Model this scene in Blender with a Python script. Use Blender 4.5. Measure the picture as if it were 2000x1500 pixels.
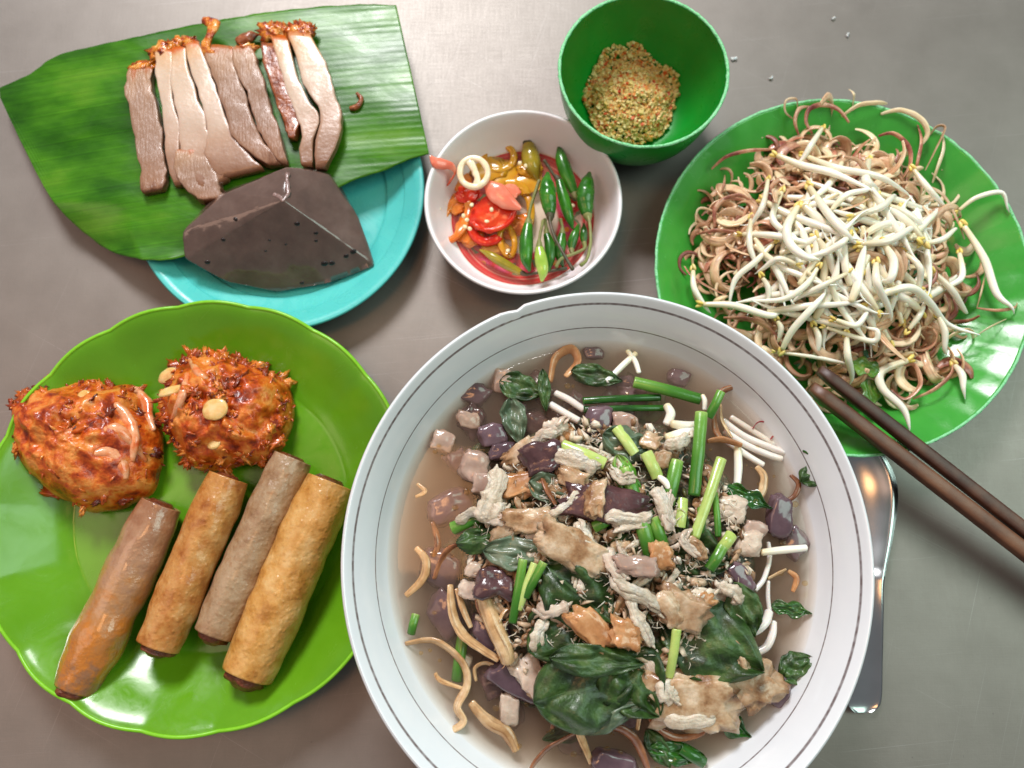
import bpy, bmesh, math, random
from math import sin, cos, pi, radians, sqrt, exp, atan2
from mathutils import Vector, Matrix, noise, Euler

for o in list(bpy.data.objects): bpy.data.objects.remove(o, do_unlink=True)
SC = bpy.context.scene
COL = SC.collection
random.seed(11)
R = random.Random(5)
CM = 0.01                      # everything below is written in centimetres

# ------------------------------------------------------------------ camera
F, TILT, H = 1600.0, radians(12), 42.0
CY = -H * math.tan(TILT)
cam_d = bpy.data.cameras.new('camera'); cam = bpy.data.objects.new('camera', cam_d); COL.objects.link(cam)
cam.location = (0, CY * CM, H * CM); cam.rotation_euler = (TILT, 0, 0)
cam_d.sensor_width = 36; cam_d.lens = 36 * F / 2000; cam_d.clip_start = .01; cam_d.clip_end = 50
cam_d.dof.use_dof = True; cam_d.dof.focus_distance = .365; cam_d.dof.aperture_fstop = 7.0
SC.camera = cam

# ------------------------------------------------------------------ world and lamps
w = bpy.data.worlds.new('World'); SC.world = w; w.use_nodes = True
bg = w.node_tree.nodes['Background']; bg.inputs[0].default_value = (.545, .56, .595, 1); bg.inputs[1].default_value = .4
def area(name, loc, target, size, power, col, size_y=None):
    d = bpy.data.lights.new(name, 'AREA'); o = bpy.data.objects.new(name, d); COL.objects.link(o)
    d.shape = 'RECTANGLE'; d.size = size; d.size_y = size_y or size; d.energy = power; d.color = col
    o.location = loc; o.rotation_euler = (Vector(target) - Vector(loc)).to_track_quat('-Z', 'Y').to_euler()
    return o
area('window_light', (-.3, 1.3, 1.36), (0, 0, 0), .46, 36, (1, .985, 1.0), .46)
area('green_tint_light', (1.0, .12, 1.22), (.15, -.05, 0), .7, 9.5, (.72, 1, .87), 1.0)  # unseen lamp added to tint the right of the steel green
area('warm_tint_light', (-.98, -.12, 1.2), (-.15, -.05, 0), .7, 4.2, (1, .62, .46), .9)  # added lamp with no real source, browns the steel at the left
area('orange_patch_light', (-.23, .03, 1.6), (0, 0, 0), .3, 2.6, (1, .48, .2), .3)  # made-up small lamp, placed so its orange mirrors between the plates
SC.view_settings.view_transform = 'Standard'; SC.view_settings.look = 'None'
SC.view_settings.exposure = 0; SC.view_settings.gamma = 1
SC.cycles.use_denoising = True
SC.cycles.max_bounces = 8; SC.cycles.transparent_max_bounces = 12; SC.cycles.volume_bounces = 3
SC.cycles.sample_clamp_indirect = 4; SC.cycles.caustics_reflective = False; SC.cycles.caustics_refractive = False

# ------------------------------------------------------------------ helpers: picture point on a height -> place
def P(px, py, z=0.0):
    x, y = (px - 1000) / F, (750 - py) / F
    dy = y * cos(TILT) + sin(TILT); dz = y * sin(TILT) - cos(TILT)
    s = (z - H) / dz
    return Vector((x * s, CY + dy * s, z))
def PS(px, py, fz, lift=0.0):                    # point on a height field fz(x, y)
    z = 2.0
    for _ in range(8):
        p = P(px, py, z); z = fz(p.x, p.y) + lift
    return P(px, py, z)
def K(z, py=750):                                # centimetres per pixel at height z around row py
    return (P(1001, py, z) - P(1000, py, z)).length
def ns(v, s=1.0): return noise.noise(Vector(v) * s)
def lin(c):
    return tuple((x / 12.92 if x <= .04045 else ((x + .055) / 1.055) ** 2.4) for x in (c[0] / 255, c[1] / 255, c[2] / 255)) + (1,)

# ------------------------------------------------------------------ materials
MATS = {}
def food(name, cols, scale=1.0, rough=.4, bump=.3, bscale=None, sss=0.0, spec=.5, metallic=0.0, stretch=None, attr=None, attr_stops=None,
         rnd=0.0, coat=0.0, mix=.5, detail=4, bdist=.03, contrast=1.0, trans=0.0, rvar=0.0):
    """cols: list of sRGB 0-255 colours laid on a noise ramp; attr: colour by a stored value along the piece, broken up by noise"""
    m = bpy.data.materials.new(name); m.use_nodes = True; nt = m.node_tree; N = nt.nodes; L = nt.links
    b = N['Principled BSDF']
    tc = N.new('ShaderNodeTexCoord'); mp = N.new('ShaderNodeMapping'); L.new(tc.outputs['Object'], mp.inputs[0])
    s = (stretch or (1, 1, 1)); mp.inputs['Scale'].default_value = (s[0] * 100, s[1] * 100, s[2] * 100)
    oi = N.new('ShaderNodeObjectInfo')
    ad = N.new('ShaderNodeVectorMath'); ad.operation = 'ADD'; L.new(mp.outputs[0], ad.inputs[0])
    cx = N.new('ShaderNodeCombineXYZ'); ml = N.new('ShaderNodeMath'); ml.operation = 'MULTIPLY'; ml.inputs[1].default_value = 37
    L.new(oi.outputs['Random'], ml.inputs[0]); L.new(ml.outputs[0], cx.inputs[0]); L.new(ml.outputs[0], cx.inputs[1]); L.new(cx.outputs[0], ad.inputs[1])
    nz = N.new('ShaderNodeTexNoise'); nz.inputs['Scale'].default_value = scale; nz.inputs['Detail'].default_value = detail; nz.inputs['Roughness'].default_value = .6
    L.new(ad.outputs[0], nz.inputs['Vector'])
    def ramp(cs, stops=None):
        r = N.new('ShaderNodeValToRGB'); e = r.color_ramp.elements
        n = len(cs)
        st = stops or [(.5 + (i / max(1, n - 1) - .5) * .5 / contrast) for i in range(n)]
        while len(e) < n: e.new(.5)
        for i in range(n): e[i].position = st[i]; e[i].color = lin(cs[i])
        return r
    if attr:
        at = N.new('ShaderNodeAttribute'); at.attribute_name = attr
        sb = N.new('ShaderNodeMath'); sb.operation = 'MULTIPLY_ADD'; sb.inputs[1].default_value = mix; 
        L.new(nz.outputs['Fac'], sb.inputs[0]); L.new(at.outputs['Fac'], sb.inputs[2])
        sc2 = N.new('ShaderNodeMath'); sc2.operation = 'SUBTRACT'; L.new(sb.outputs[0], sc2.inputs[0]); sc2.inputs[1].default_value = mix * .5
        r = ramp(cols, attr_stops); L.new(sc2.outputs[0], r.inputs[0])
    else:
        r = ramp(cols); L.new(nz.outputs['Fac'], r.inputs[0])
    out = r.outputs[0]
    if rnd:
        hs = N.new('ShaderNodeHueSaturation'); L.new(out, hs.inputs['Color'])
        mr = N.new('ShaderNodeMapRange'); mr.inputs['To Min'].default_value = 1 - rnd; mr.inputs['To Max'].default_value = 1 + rnd
        L.new(oi.outputs['Random'], mr.inputs['Value']); L.new(mr.outputs[0], hs.inputs['Value']); out = hs.outputs[0]
    L.new(out, b.inputs['Base Color'])
    b.inputs['Roughness'].default_value = rough; b.inputs['Metallic'].default_value = metallic
    b.inputs['Specular IOR Level'].default_value = spec
    if coat: b.inputs['Coat Weight'].default_value = coat; b.inputs['Coat Roughness'].default_value = .08
    if sss:
        b.inputs['Subsurface Weight'].default_value = sss; b.inputs['Subsurface Radius'].default_value = (1, .6, .4); b.inputs['Subsurface Scale'].default_value = .0025
    if trans: b.inputs['Transmission Weight'].default_value = trans
    if rvar:
        n3 = N.new('ShaderNodeTexNoise'); n3.inputs['Scale'].default_value = .55; n3.inputs['Detail'].default_value = 9; n3.inputs['Roughness'].default_value = .75; n3.inputs['Distortion'].default_value = 1.2
        L.new(ad.outputs[0], n3.inputs['Vector']); m3 = N.new('ShaderNodeMapRange'); m3.inputs['From Min'].default_value = .35; m3.inputs['From Max'].default_value = .65
        m3.inputs['To Min'].default_value = max(.03, rough - rvar); m3.inputs['To Max'].default_value = rough + rvar; L.new(n3.outputs['Fac'], m3.inputs['Value']); L.new(m3.outputs[0], b.inputs['Roughness'])
    if bump:
        n2 = N.new('ShaderNodeTexNoise'); n2.inputs['Scale'].default_value = bscale or scale * 4; n2.inputs['Detail'].default_value = 5
        L.new(ad.outputs[0], n2.inputs['Vector'])
        bp = N.new('ShaderNodeBump'); bp.inputs['Strength'].default_value = bump; bp.inputs['Distance'].default_value = bdist * CM
        L.new(n2.outputs['Fac'], bp.inputs['Height']); L.new(bp.outputs[0], b.inputs['Normal'])
    MATS[name] = m
    return m
def nodes(m): return m.node_tree.nodes, m.node_tree.links, m.node_tree.nodes['Principled BSDF']

# ------------------------------------------------------------------ geometry collector
class G:
    def __init__(s): s.v = []; s.f = []; s.u = []; s.t = []; s.c = []; s.cc = 0.0
    def add(s, p, u=0.0, t=0.0): s.v.append(Vector(p)); s.u.append(u); s.t.append(t); s.c.append(s.cc); return len(s.v) - 1
    def rings(s, rings, closed=True, cap0=True, cap1=True, ts=None):
        base = []; m = len(rings)
        for k, rg in enumerate(rings):
            n = len(rg); t = ts[k] if ts else k / max(1, m - 1)
            base.append([s.add(p, i / n, t) for i, p in enumerate(rg)])
        n = len(rings[0])
        for k in range(m - 1):
            for i in range(n if closed else n - 1):
                j = (i + 1) % n
                s.f.append((base[k][i], base[k][j], base[k + 1][j], base[k + 1][i]))
        if closed and cap0: s.f.append(tuple(reversed(base[0])))
        if closed and cap1: s.f.append(tuple(base[-1]))
        return base
    def build(s, name, mat, parent=None, origin=None, smooth=True):
        me = bpy.data.meshes.new(name)
        if origin is None:
            if parent is not None: origin = Vector(parent['o'])
            else:
                xs = [p.x for p in s.v]; ys = [p.y for p in s.v]; zs = [p.z for p in s.v]
                origin = Vector(((min(xs) + max(xs)) / 2, (min(ys) + max(ys)) / 2, min(zs)))
        origin = Vector(origin)
        me.from_pydata([tuple((p - origin) * CM) for p in s.v], [], s.f)
        for nm, arr in (('u', s.u), ('t', s.t), ('c', s.c)):
            a = me.attributes.new(nm, 'FLOAT', 'POINT'); a.data.foreach_set('value', arr)
        bm = bmesh.new(); bm.from_mesh(me); bmesh.ops.recalc_face_normals(bm, faces=bm.faces); bm.to_mesh(me); bm.free()
        if smooth: me.polygons.foreach_set('use_smooth', [True] * len(me.polygons))
        me.materials.append(MATS[mat] if isinstance(mat, str) else mat)
        o = bpy.data.objects.new(name, me); COL.objects.link(o)
        if parent is not None: o.parent = parent; o.location = (0, 0, 0)
        else: o.location = origin * CM; o['o'] = tuple(origin)
        return o
def tag(o, label, cat, group=None, kind=None):
    if label: o['label'] = label
    if cat: o['category'] = cat
    if group: o['group'] = group
    if kind: o['kind'] = kind
    return o
def thing(name, label, cat, loc, group=None):
    o = bpy.data.objects.new(name, None); COL.objects.link(o); o.empty_display_size = .01
    o.location = Vector(loc) * CM; o['o'] = tuple(loc)
    return tag(o, label, cat, group)
def copy_thing(src, label=None):
    c = src.copy(); COL.objects.link(c)
    if label: c['label'] = label
    for ch in src.children:
        d = ch.copy(); COL.objects.link(d); d.parent = c
    return c

def where(x, y, c, what):
    d = ['right', 'upper right', 'top', 'upper left', 'left', 'lower left', 'bottom', 'lower right'][int(((math.degrees(atan2(y - c.y, x - c.x)) + 382.5) % 360) // 45)]
    r = sqrt((x - c.x) ** 2 + (y - c.y) ** 2)
    return f'at the {d} edge of {what}' if r > 4.6 else f'{d} of the middle of {what}' if r > 2 else f'in the middle of {what}'
def spl(pts, n):
    """Catmull-Rom through tuples of any length"""
    pts = [tuple(p) for p in pts]; m = len(pts)
    if m == 1: return pts
    if m == 2: return [tuple(a + (b - a) * i / (n - 1) for a, b in zip(*pts)) for i in range(n)]
    out = []
    for i in range(n):
        x = i / (n - 1) * (m - 1); k = min(int(x), m - 2); t = x - k
        p0, p1, p2, p3 = pts[max(k - 1, 0)], pts[k], pts[k + 1], pts[min(k + 2, m - 1)]
        out.append(tuple(.5 * (2 * b + (c - a) * t + (2 * a - 5 * b + 4 * c - d) * t * t + (3 * b - a - 3 * c + d) * t ** 3) for a, b, c, d in zip(p0, p1, p2, p3)))
    return out
def frames(path, up):
    T = []
    for i in range(len(path)):
        a = path[max(i - 1, 0)]; b = path[min(i + 1, len(path) - 1)]; d = b - a
        T.append(d.normalized() if d.length > 1e-9 else Vector((1, 0, 0)))
    S = []; nrm = Vector(up)
    for t in T:
        nrm = nrm - t * nrm.dot(t)
        if nrm.length < 1e-5: nrm = t.orthogonal()
        nrm.normalize(); S.append((t.cross(nrm), nrm.copy()))
    return T, S
def tube(g, pts, rad, n=8, seg=None, flat=1.0, up=(0, 0, 1), rough=0.0, rs=2.0, e=1.0, ends=True, open_=None, seed=0.0, seam=0.0):
    """pts control points, rad control radii; flat squashes along the frame normal; open_ = (wall, depth) leaves both ends hollow"""
    m = len(pts); rad = list(rad) if hasattr(rad, '__iter__') else [rad] * m
    if len(rad) != m: rad = [r[0] for r in spl([(r,) for r in rad], m)]
    seg = seg or max(4, m * 4)
    sp = spl([tuple(p) + (r,) for p, r in zip(pts, rad)], seg)
    path = [Vector(q[:3]) for q in sp]; rr = [max(q[3], .004) for q in sp]
    T, S = frames(path, up)
    def ring(c, sd, nr, r, off=0):
        o = []
        for i in range(n):
            a = 2 * pi * i / n; ca, sa = cos(a), sin(a)
            if e != 1: ca = math.copysign(abs(ca) ** e, ca); sa = math.copysign(abs(sa) ** e, sa)
            k = r * (1 + seam * (i / n))
            p = c + sd * (ca * k) + nr * (sa * k * flat)
            if rough: p = p + (p - c) * (rough * ns(p + Vector((seed, seed, 0)), rs))
            o.append(p)
        return o
    rings = [ring(path[k], S[k][0], S[k][1], rr[k]) for k in range(seg)]; ts = [k / (seg - 1) for k in range(seg)]
    if open_:
        wl, dp = open_
        inner0 = [ring(path[0] + T[0] * d, S[0][0], S[0][1], max(.01, rr[0] - wl)) for d in (0, dp * .5, dp)]
        inner1 = [ring(path[-1] - T[-1] * d, S[-1][0], S[-1][1], max(.01, rr[-1] - wl)) for d in (0, dp * .5, dp)]
        rings = inner0[::-1] + rings + inner1; ts = [0] * 3 + ts + [1] * 3
    elif ends:
        c0, c1 = rings[0], rings[-1]
        def shrink(rg, c, d): return [c + (p - c) * .6 + d for p in rg]
        rings = [shrink(c0, path[0], -T[0] * rr[0] * .35 * min(1, flat * 1.5))] + rings + [shrink(c1, path[-1], T[-1] * rr[-1] * .35 * min(1, flat * 1.5))]
        ts = [0] + ts + [1]
    g.rings(rings, ts=ts)
def ico(sub, _c={}):
    if sub not in _c:
        bm = bmesh.new(); bmesh.ops.create_icosphere(bm, subdivisions=sub, radius=1)
        _c[sub] = ([v.co.copy() for v in bm.verts], [tuple(v.index for v in f.verts) for f in bm.faces]); bm.free()
    return _c[sub]
def cube(sub, _c={}):
    if sub not in _c:
        bm = bmesh.new(); bmesh.ops.create_cube(bm, size=2)
        if sub: bmesh.ops.subdivide_edges(bm, edges=bm.edges, cuts=sub, use_grid_fill=True)
        bm.verts.index_update()
        _c[sub] = ([v.co.copy() for v in bm.verts], [tuple(v.index for v in f.verts) for f in bm.faces]); bm.free()
    return _c[sub]
def blob(g, c, r, rot=None, sub=2, amp=.12, fr=1.2, seed=0.0, box=None):
    vs, fs = cube(4) if box is not None else ico(sub); b = len(g.v); rot = rot or Matrix.Identity(3); r = Vector(r)
    for q in vs:
        d = q.normalized()
        p = (q * (1 - box) + d * box * 1.15) if box is not None else q
        k = 1 + amp * ns(Vector((d.x * fr + seed, d.y * fr + seed * 1.7, d.z * fr)), 1.3)
        g.add(Vector(c) + rot @ Vector((p.x * r.x * k, p.y * r.y * k, p.z * r.z * k)), .5, (q.z + 1) / 2)
    g.f += [tuple(i + b for i in f) for f in fs]
def lathe(g, prof, n=96, c=(0, 0, 0), wave=None, sx=1.0, sy=1.0):
    c = Vector(c); rings = []
    for r, z in prof:
        rg = []
        for i in range(n):
            a = 2 * pi * i / n; rr, zz = r, z
            if wave: rr, zz = wave(a, r, z)
            rg.append(c + Vector((rr * cos(a) * sx, rr * sin(a) * sy, zz)))
        rings.append(rg)
    ts = [0]
    for a, b in zip(prof, prof[1:]): ts.append(ts[-1] + sqrt((a[0] - b[0]) ** 2 + (a[1] - b[1]) ** 2))
    return g.rings(rings, ts=ts)
def dense(prof, n): return [tuple(p) for p in spl(prof, n)]

exec_order = None
# ------------------------------------------------------------------ material set
def brushed_steel():
    m = food('brushed_steel', [(128, 122, 116), (142, 136, 130)], scale=.35, rough=.52, bump=0, metallic=.72, contrast=.8)
    N, L, b = nodes(m)
    tc = N.new('ShaderNodeTexCoord')
    def nz(sc, loc, detail=3):
        mp = N.new('ShaderNodeMapping'); mp.inputs['Scale'].default_value = sc; mp.inputs['Location'].default_value = loc; L.new(tc.outputs['Object'], mp.inputs[0])
        t = N.new('ShaderNodeTexNoise'); t.inputs['Scale'].default_value = 1; t.inputs['Detail'].default_value = detail; L.new(mp.outputs[0], t.inputs['Vector']); return t
    a = nz((60, 1800, 1), (0, 0, 0)); c = nz((1500, 70, 1), (3, 1, 0)); d = nz((900, 900, 1), (0, 0, 2), 4)
    ad = N.new('ShaderNodeMath'); ad.operation = 'ADD'; L.new(a.outputs['Fac'], ad.inputs[0]); L.new(c.outputs['Fac'], ad.inputs[1])
    prev = b.inputs['Base Color'].links[0].from_socket
    for k, (sc, rot) in enumerate((((9, 2600, 1), .1), ((7, 2200, 1), -.5), ((8, 1900, 1), 1.25))):
        mp = N.new('ShaderNodeMapping'); mp.vector_type = 'TEXTURE'; mp.inputs['Rotation'].default_value = (0, 0, rot); mp.inputs['Scale'].default_value = (1 / sc[0], 1 / sc[1], 1); L.new(tc.outputs['Object'], mp.inputs[0])
        t = N.new('ShaderNodeTexNoise'); t.inputs['Scale'].default_value = 1; t.inputs['Detail'].default_value = 2; L.new(mp.outputs[0], t.inputs['Vector'])
        r = N.new('ShaderNodeMapRange'); r.inputs['From Min'].default_value = .7; r.inputs['From Max'].default_value = .78; r.inputs['To Max'].default_value = .5; L.new(t.outputs['Fac'], r.inputs['Value'])
        x = N.new('ShaderNodeMix'); x.data_type = 'RGBA'; L.new(r.outputs[0], x.inputs[0]); L.new(prev, x.inputs[6]); x.inputs[7].default_value = lin((190, 188, 188)); prev = x.outputs[2]
    sp = N.new('ShaderNodeTexNoise'); sp.inputs['Scale'].default_value = 420; sp.inputs['Detail'].default_value = 3; L.new(tc.outputs['Object'], sp.inputs['Vector'])
    r = N.new('ShaderNodeMapRange'); r.inputs['From Min'].default_value = .73; r.inputs['From Max'].default_value = .8; r.inputs['To Max'].default_value = .5; L.new(sp.outputs['Fac'], r.inputs['Value'])
    x = N.new('ShaderNodeMix'); x.data_type = 'RGBA'; L.new(r.outputs[0], x.inputs[0]); L.new(prev, x.inputs[6]); x.inputs[7].default_value = lin((70, 60, 56)); L.new(x.outputs[2], b.inputs['Base Color'])
    ad2 = N.new('ShaderNodeMath'); ad2.operation = 'ADD'; L.new(ad.outputs[0], ad2.inputs[0]); L.new(d.outputs['Fac'], ad2.inputs[1])
    bp = N.new('ShaderNodeBump'); bp.inputs['Strength'].default_value = .13; bp.inputs['Distance'].default_value = .0002
    L.new(ad2.outputs[0], bp.inputs['Height']); L.new(bp.outputs[0], b.inputs['Normal'])
    mr = N.new('ShaderNodeMapRange'); mr.inputs['From Min'].default_value = .9; mr.inputs['From Max'].default_value = 2.1; mr.inputs['To Min'].default_value = .46; mr.inputs['To Max'].default_value = .58
    L.new(ad2.outputs[0], mr.inputs['Value']); L.new(mr.outputs[0], b.inputs['Roughness'])
brushed_steel()
food('cyan_plastic', [(78, 190, 186), (92, 204, 198)], scale=.4, rough=.3, bump=.1, bscale=9, sss=.2, rvar=.12)
food('lime_plastic', [(90, 148, 20), (104, 162, 32)], scale=.25, rough=.2, bump=.12, bscale=2, sss=.1, rvar=.1)
food('green_plastic', [(54, 146, 50), (72, 164, 64)], scale=.3, rough=.22, bump=.14, bscale=4, sss=.1, rvar=.1)
food('deep_green_plastic', [(0, 132, 34), (0, 146, 44)], scale=.5, rough=.33, bump=.12, bscale=8, sss=.1, rvar=.1)
food('worn_rim', [(84, 186, 108), (150, 222, 170), (104, 200, 130)], scale=5, rough=.5, bump=.9, bscale=14, bdist=.06, contrast=1.4)
food('lime_rim', [(116, 190, 24), (134, 204, 44)], scale=3, rough=.3, bump=.2, bscale=10)
food('white_melamine', [(232, 229, 231), (238, 235, 237)], scale=.5, rough=.28, bump=.05, bscale=6, sss=.05)
m = food('bowl_glaze', [(222, 228, 233), (228, 233, 237)], scale=.5, rough=.12, bump=.05, bscale=3, coat=.3)
def add_lines(m, spots, col):
    """printed lines: darken the glaze at given arc lengths along the profile (flat print on the bowl)"""
    N, L, b = nodes(m)
    at = N.new('ShaderNodeAttribute'); at.attribute_name = 't'
    tc = N.new('ShaderNodeTexCoord'); mp = N.new('ShaderNodeMapping'); mp.inputs['Scale'].default_value = (100, 100, 100); L.new(tc.outputs['Object'], mp.inputs[0])
    nz = N.new('ShaderNodeTexNoise'); nz.inputs['Scale'].default_value = 4; nz.inputs['Detail'].default_value = 6; L.new(mp.outputs[0], nz.inputs['Vector'])
    prev = None
    for t0, wd in spots:
        s = N.new('ShaderNodeMath'); s.operation = 'SUBTRACT'; L.new(at.outputs['Fac'], s.inputs[0]); s.inputs[1].default_value = t0
        a = N.new('ShaderNodeMath'); a.operation = 'ABSOLUTE'; L.new(s.outputs[0], a.inputs[0])
        r = N.new('ShaderNodeMapRange'); r.inputs['From Min'].default_value = wd * .5; r.inputs['From Max'].default_value = wd; r.inputs['To Min'].default_value = 1; r.inputs['To Max'].default_value = 0
        L.new(a.outputs[0], r.inputs['Value'])
        if prev is None: prev = r.outputs[0]
        else:
            mx = N.new('ShaderNodeMath'); mx.operation = 'MAXIMUM'; L.new(prev, mx.inputs[0]); L.new(r.outputs[0], mx.inputs[1]); prev = mx.outputs[0]
    br = N.new('ShaderNodeMapRange'); br.inputs['From Min'].default_value = .35; br.inputs['From Max'].default_value = .6; br.inputs['To Min'].default_value = .75; br.inputs['To Max'].default_value = 1
    L.new(nz.outputs['Fac'], br.inputs['Value'])
    mu = N.new('ShaderNodeMath'); mu.operation = 'MULTIPLY'; L.new(prev, mu.inputs[0]); L.new(br.outputs[0], mu.inputs[1])
    mix = N.new('ShaderNodeMix'); mix.data_type = 'RGBA'; src = b.inputs['Base Color'].links[0].from_socket
    L.new(mu.outputs[0], mix.inputs[0]); L.new(src, mix.inputs[6]); mix.inputs[7].default_value = lin(col); L.new(mix.outputs[2], b.inputs['Base Color'])

# ------------------------------------------------------------------ the steel table
g = G(); n = 24; X0, X1, Y0, Y1 = -75, 75, -60, 60
rg = lambda z, i: [Vector((X0 - i, Y0 - i, z)), Vector((X1 + i, Y0 - i, z)), Vector((X1 + i, Y1 + i, z)), Vector((X0 - i, Y1 + i, z))]
g.rings([rg(-4, 0), rg(-.3, .3), rg(0, 0)])
t_ = g.build('table_top', 'brushed_steel', origin=(0, 0, 0), smooth=False); tag(t_, 'brushed stainless steel table top under all the dishes', None, kind='structure')

# ------------------------------------------------------------------ dishes
def dish_center(cx, cy, a, z): return P(cx, cy, z), a * K(z, cy)
# soup bowl
BR = 7.0
bc, br = dish_center(1186, 1084, 520, BR); bc.z = 0
prof_out = [(0, .45), (3.2, .45), (3.6, .1), (4.3, 0), (4.6, .1), (4.9, .7), (6.3, 1.2), (8.1, 2.5), (9.5, 4.4), (10.4, 5.75), (11.12, 6.8)]
prof_in = [(11.3, 7.0), (11.22, 7.1), (11.05, 7.03), (10.2, 5.95), (9.6, 4.95), (8.4, 3.3), (6.6, 2.0), (4.0, 1.35), (0, 1.2)]
k_ = br / 11.3
prof = dense(prof_out, 40) + dense(prof_in, 60); prof = [(max(r * k_, .001), z) for r, z in prof]
def chip(a, r, z):
    d = (a - radians(110.5) + pi) % (2 * pi) - pi
    if r > 10.9 * k_ and z > 6.6 and abs(d) < .035: return r - .16 * (1 - abs(d) / .035), z - .05
    return r, z
bowl = thing('soup_bowl', 'large white soup bowl with two thin grey lines round its rim', 'bowl', bc)
g = G(); lathe(g, prof, 180, bc, chip, 1.0, 1.035); bo = g.build('bowl_body', 'bowl_glaze', bowl)
ts = [0]
for a, b in zip(prof, prof[1:]): ts.append(ts[-1] + sqrt((a[0] - b[0]) ** 2 + (a[1] - b[1]) ** 2))
def t_at(rr, lo=40):
    for i in range(lo + 6, len(prof)):
        if prof[i][0] <= rr * k_: return ts[i]
add_lines(MATS['bowl_glaze'], [(t_at(10.92), .075), (t_at(10.08), .04)], (112, 100, 100))

# lime plate of fritters and rolls
def plate(name, label, cxy, a, zr, prof, matr, flutes=0, amp=0.0, rimmat=None, rim_r=.1, n=144, ramp=0.0, sx=1.0, noise_rim=0.0):
    c, r = dish_center(cxy[0], cxy[1], a, zr); c.z = 0
    R0 = max(p[0] for p in prof); k = r / R0; pr = [(max(p[0] * k, .001), p[1]) for p in prof]
    th = thing(name, label, 'plate' if 'plate' in name else 'bowl', c)
    def wv(an, rr, z):
        f = max(0, (rr / r - .66) / .34)
        q = abs(sin(flutes * an / 2)) if flutes else 0
        return rr * (1 - ramp * f * (1 - q)), z + (amp * f * q if flutes else 0)
    g = G(); lathe(g, pr, n, c, wv, sx); th_b = g.build(name.split('_')[-1] + '_body', matr, th)
    if rimmat:
        g = G(); rings = []
        for i in range(n):
            an = 2 * pi * i / n; rr, z = wv(an, r, zr)
            rr -= rim_r * .6
            ct = c + Vector((rr * cos(an) * sx, rr * sin(an), z)); ring = []
            for j in range(8):
                b = 2 * pi * j / 8; rad = rim_r * (1 + noise_rim * noise.noise(ct * 5 + Vector((j, 0, 0))))
                ring.append(ct + Vector((cos(an) * cos(b) * rad * 1.2, sin(an) * cos(b) * rad * 1.2, sin(b) * rad)))
            rings.append(ring)
        rings.append(rings[0]); g.rings(rings, cap0=False, cap1=False); g.build('rim', rimmat, th)
    return th, c, r
pp = [(0, .3), (6, .3), (6.2, 0), (6.7, 0), (6.9, .35), (8.3, .9), (9.8, 1.9), (10.35, 2.28), (10.4, 2.4), (10.28, 2.44), (9.8, 2.2), (8.4, 1.25), (7.2, .66), (6.0, .55), (0, .55)]
pd = dense(pp[:9], 40) + dense(pp[9:], 50)
lime, lc, lr = plate('lime_plate', 'lime green scalloped plate holding two fritters and four spring rolls', (386, 992), 420, 2.42, pd, 'lime_plastic', 18, .2, 'lime_rim', .08, 216, .008)
pp = [(0, .3), (4.6, .3), (4.8, 0), (5.2, 0), (5.4, .35), (6.6, .8), (8.2, 1.9), (8.95, 2.5), (9.0, 2.6), (8.9, 2.62), (8.2, 2.15), (6.8, 1.15), (5.6, .68), (4.6, .55), (0, .55)]
pd = dense(pp[:9], 40) + dense(pp[9:], 50)
green, gc, gr = plate('sprout_plate', 'mid green round plate heaped with bean sprouts and shredded blossom', (1646, 527), 366, 2.6, pd, 'green_plastic', 40, .05, 'worn_rim', .06, 264, 0.0, noise_rim=.5)
pp = [(0, .25), (4.2, .25), (4.4, 0), (4.8, 0), (5.0, .3), (5.6, .55), (6.5, 1.15), (7.35, 1.6), (7.5, 1.72), (7.4, 1.78), (7.0, 1.62), (6.9, 1.5), (6.45, 1.36), (6.3, 1.2), (5.5, .8), (4.8, .55), (0, .5)]
pd = dense(pp[:9], 40) + pp[9:12] + dense(pp[12:], 40)
cyan, cc, cr = plate('cyan_plate', 'small turquoise plate under the banana leaf and dark wedge', (545, 374), 284, 1.75, pd, 'cyan_plastic')
# white chilli dish
pp = [(0, .25), (2.5, .25), (2.6, 0), (2.9, 0), (3.0, .3), (3.7, .75), (4.4, 1.8), (4.8, 2.9), (4.87, 3.05), (4.78, 3.14), (4.62, 3.0), (4.3, 2.0), (3.85, 1.1), (3.2, .62), (2.6, .5), (0, .48)]
pd = dense(pp[:9], 36) + dense(pp[9:], 50)
dish, dc, dr = plate('chilli_bowl', 'small white dish of cut and whole chillies with red flowered base', (1022, 390), 194, 3.1, pd, 'white_melamine')
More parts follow.
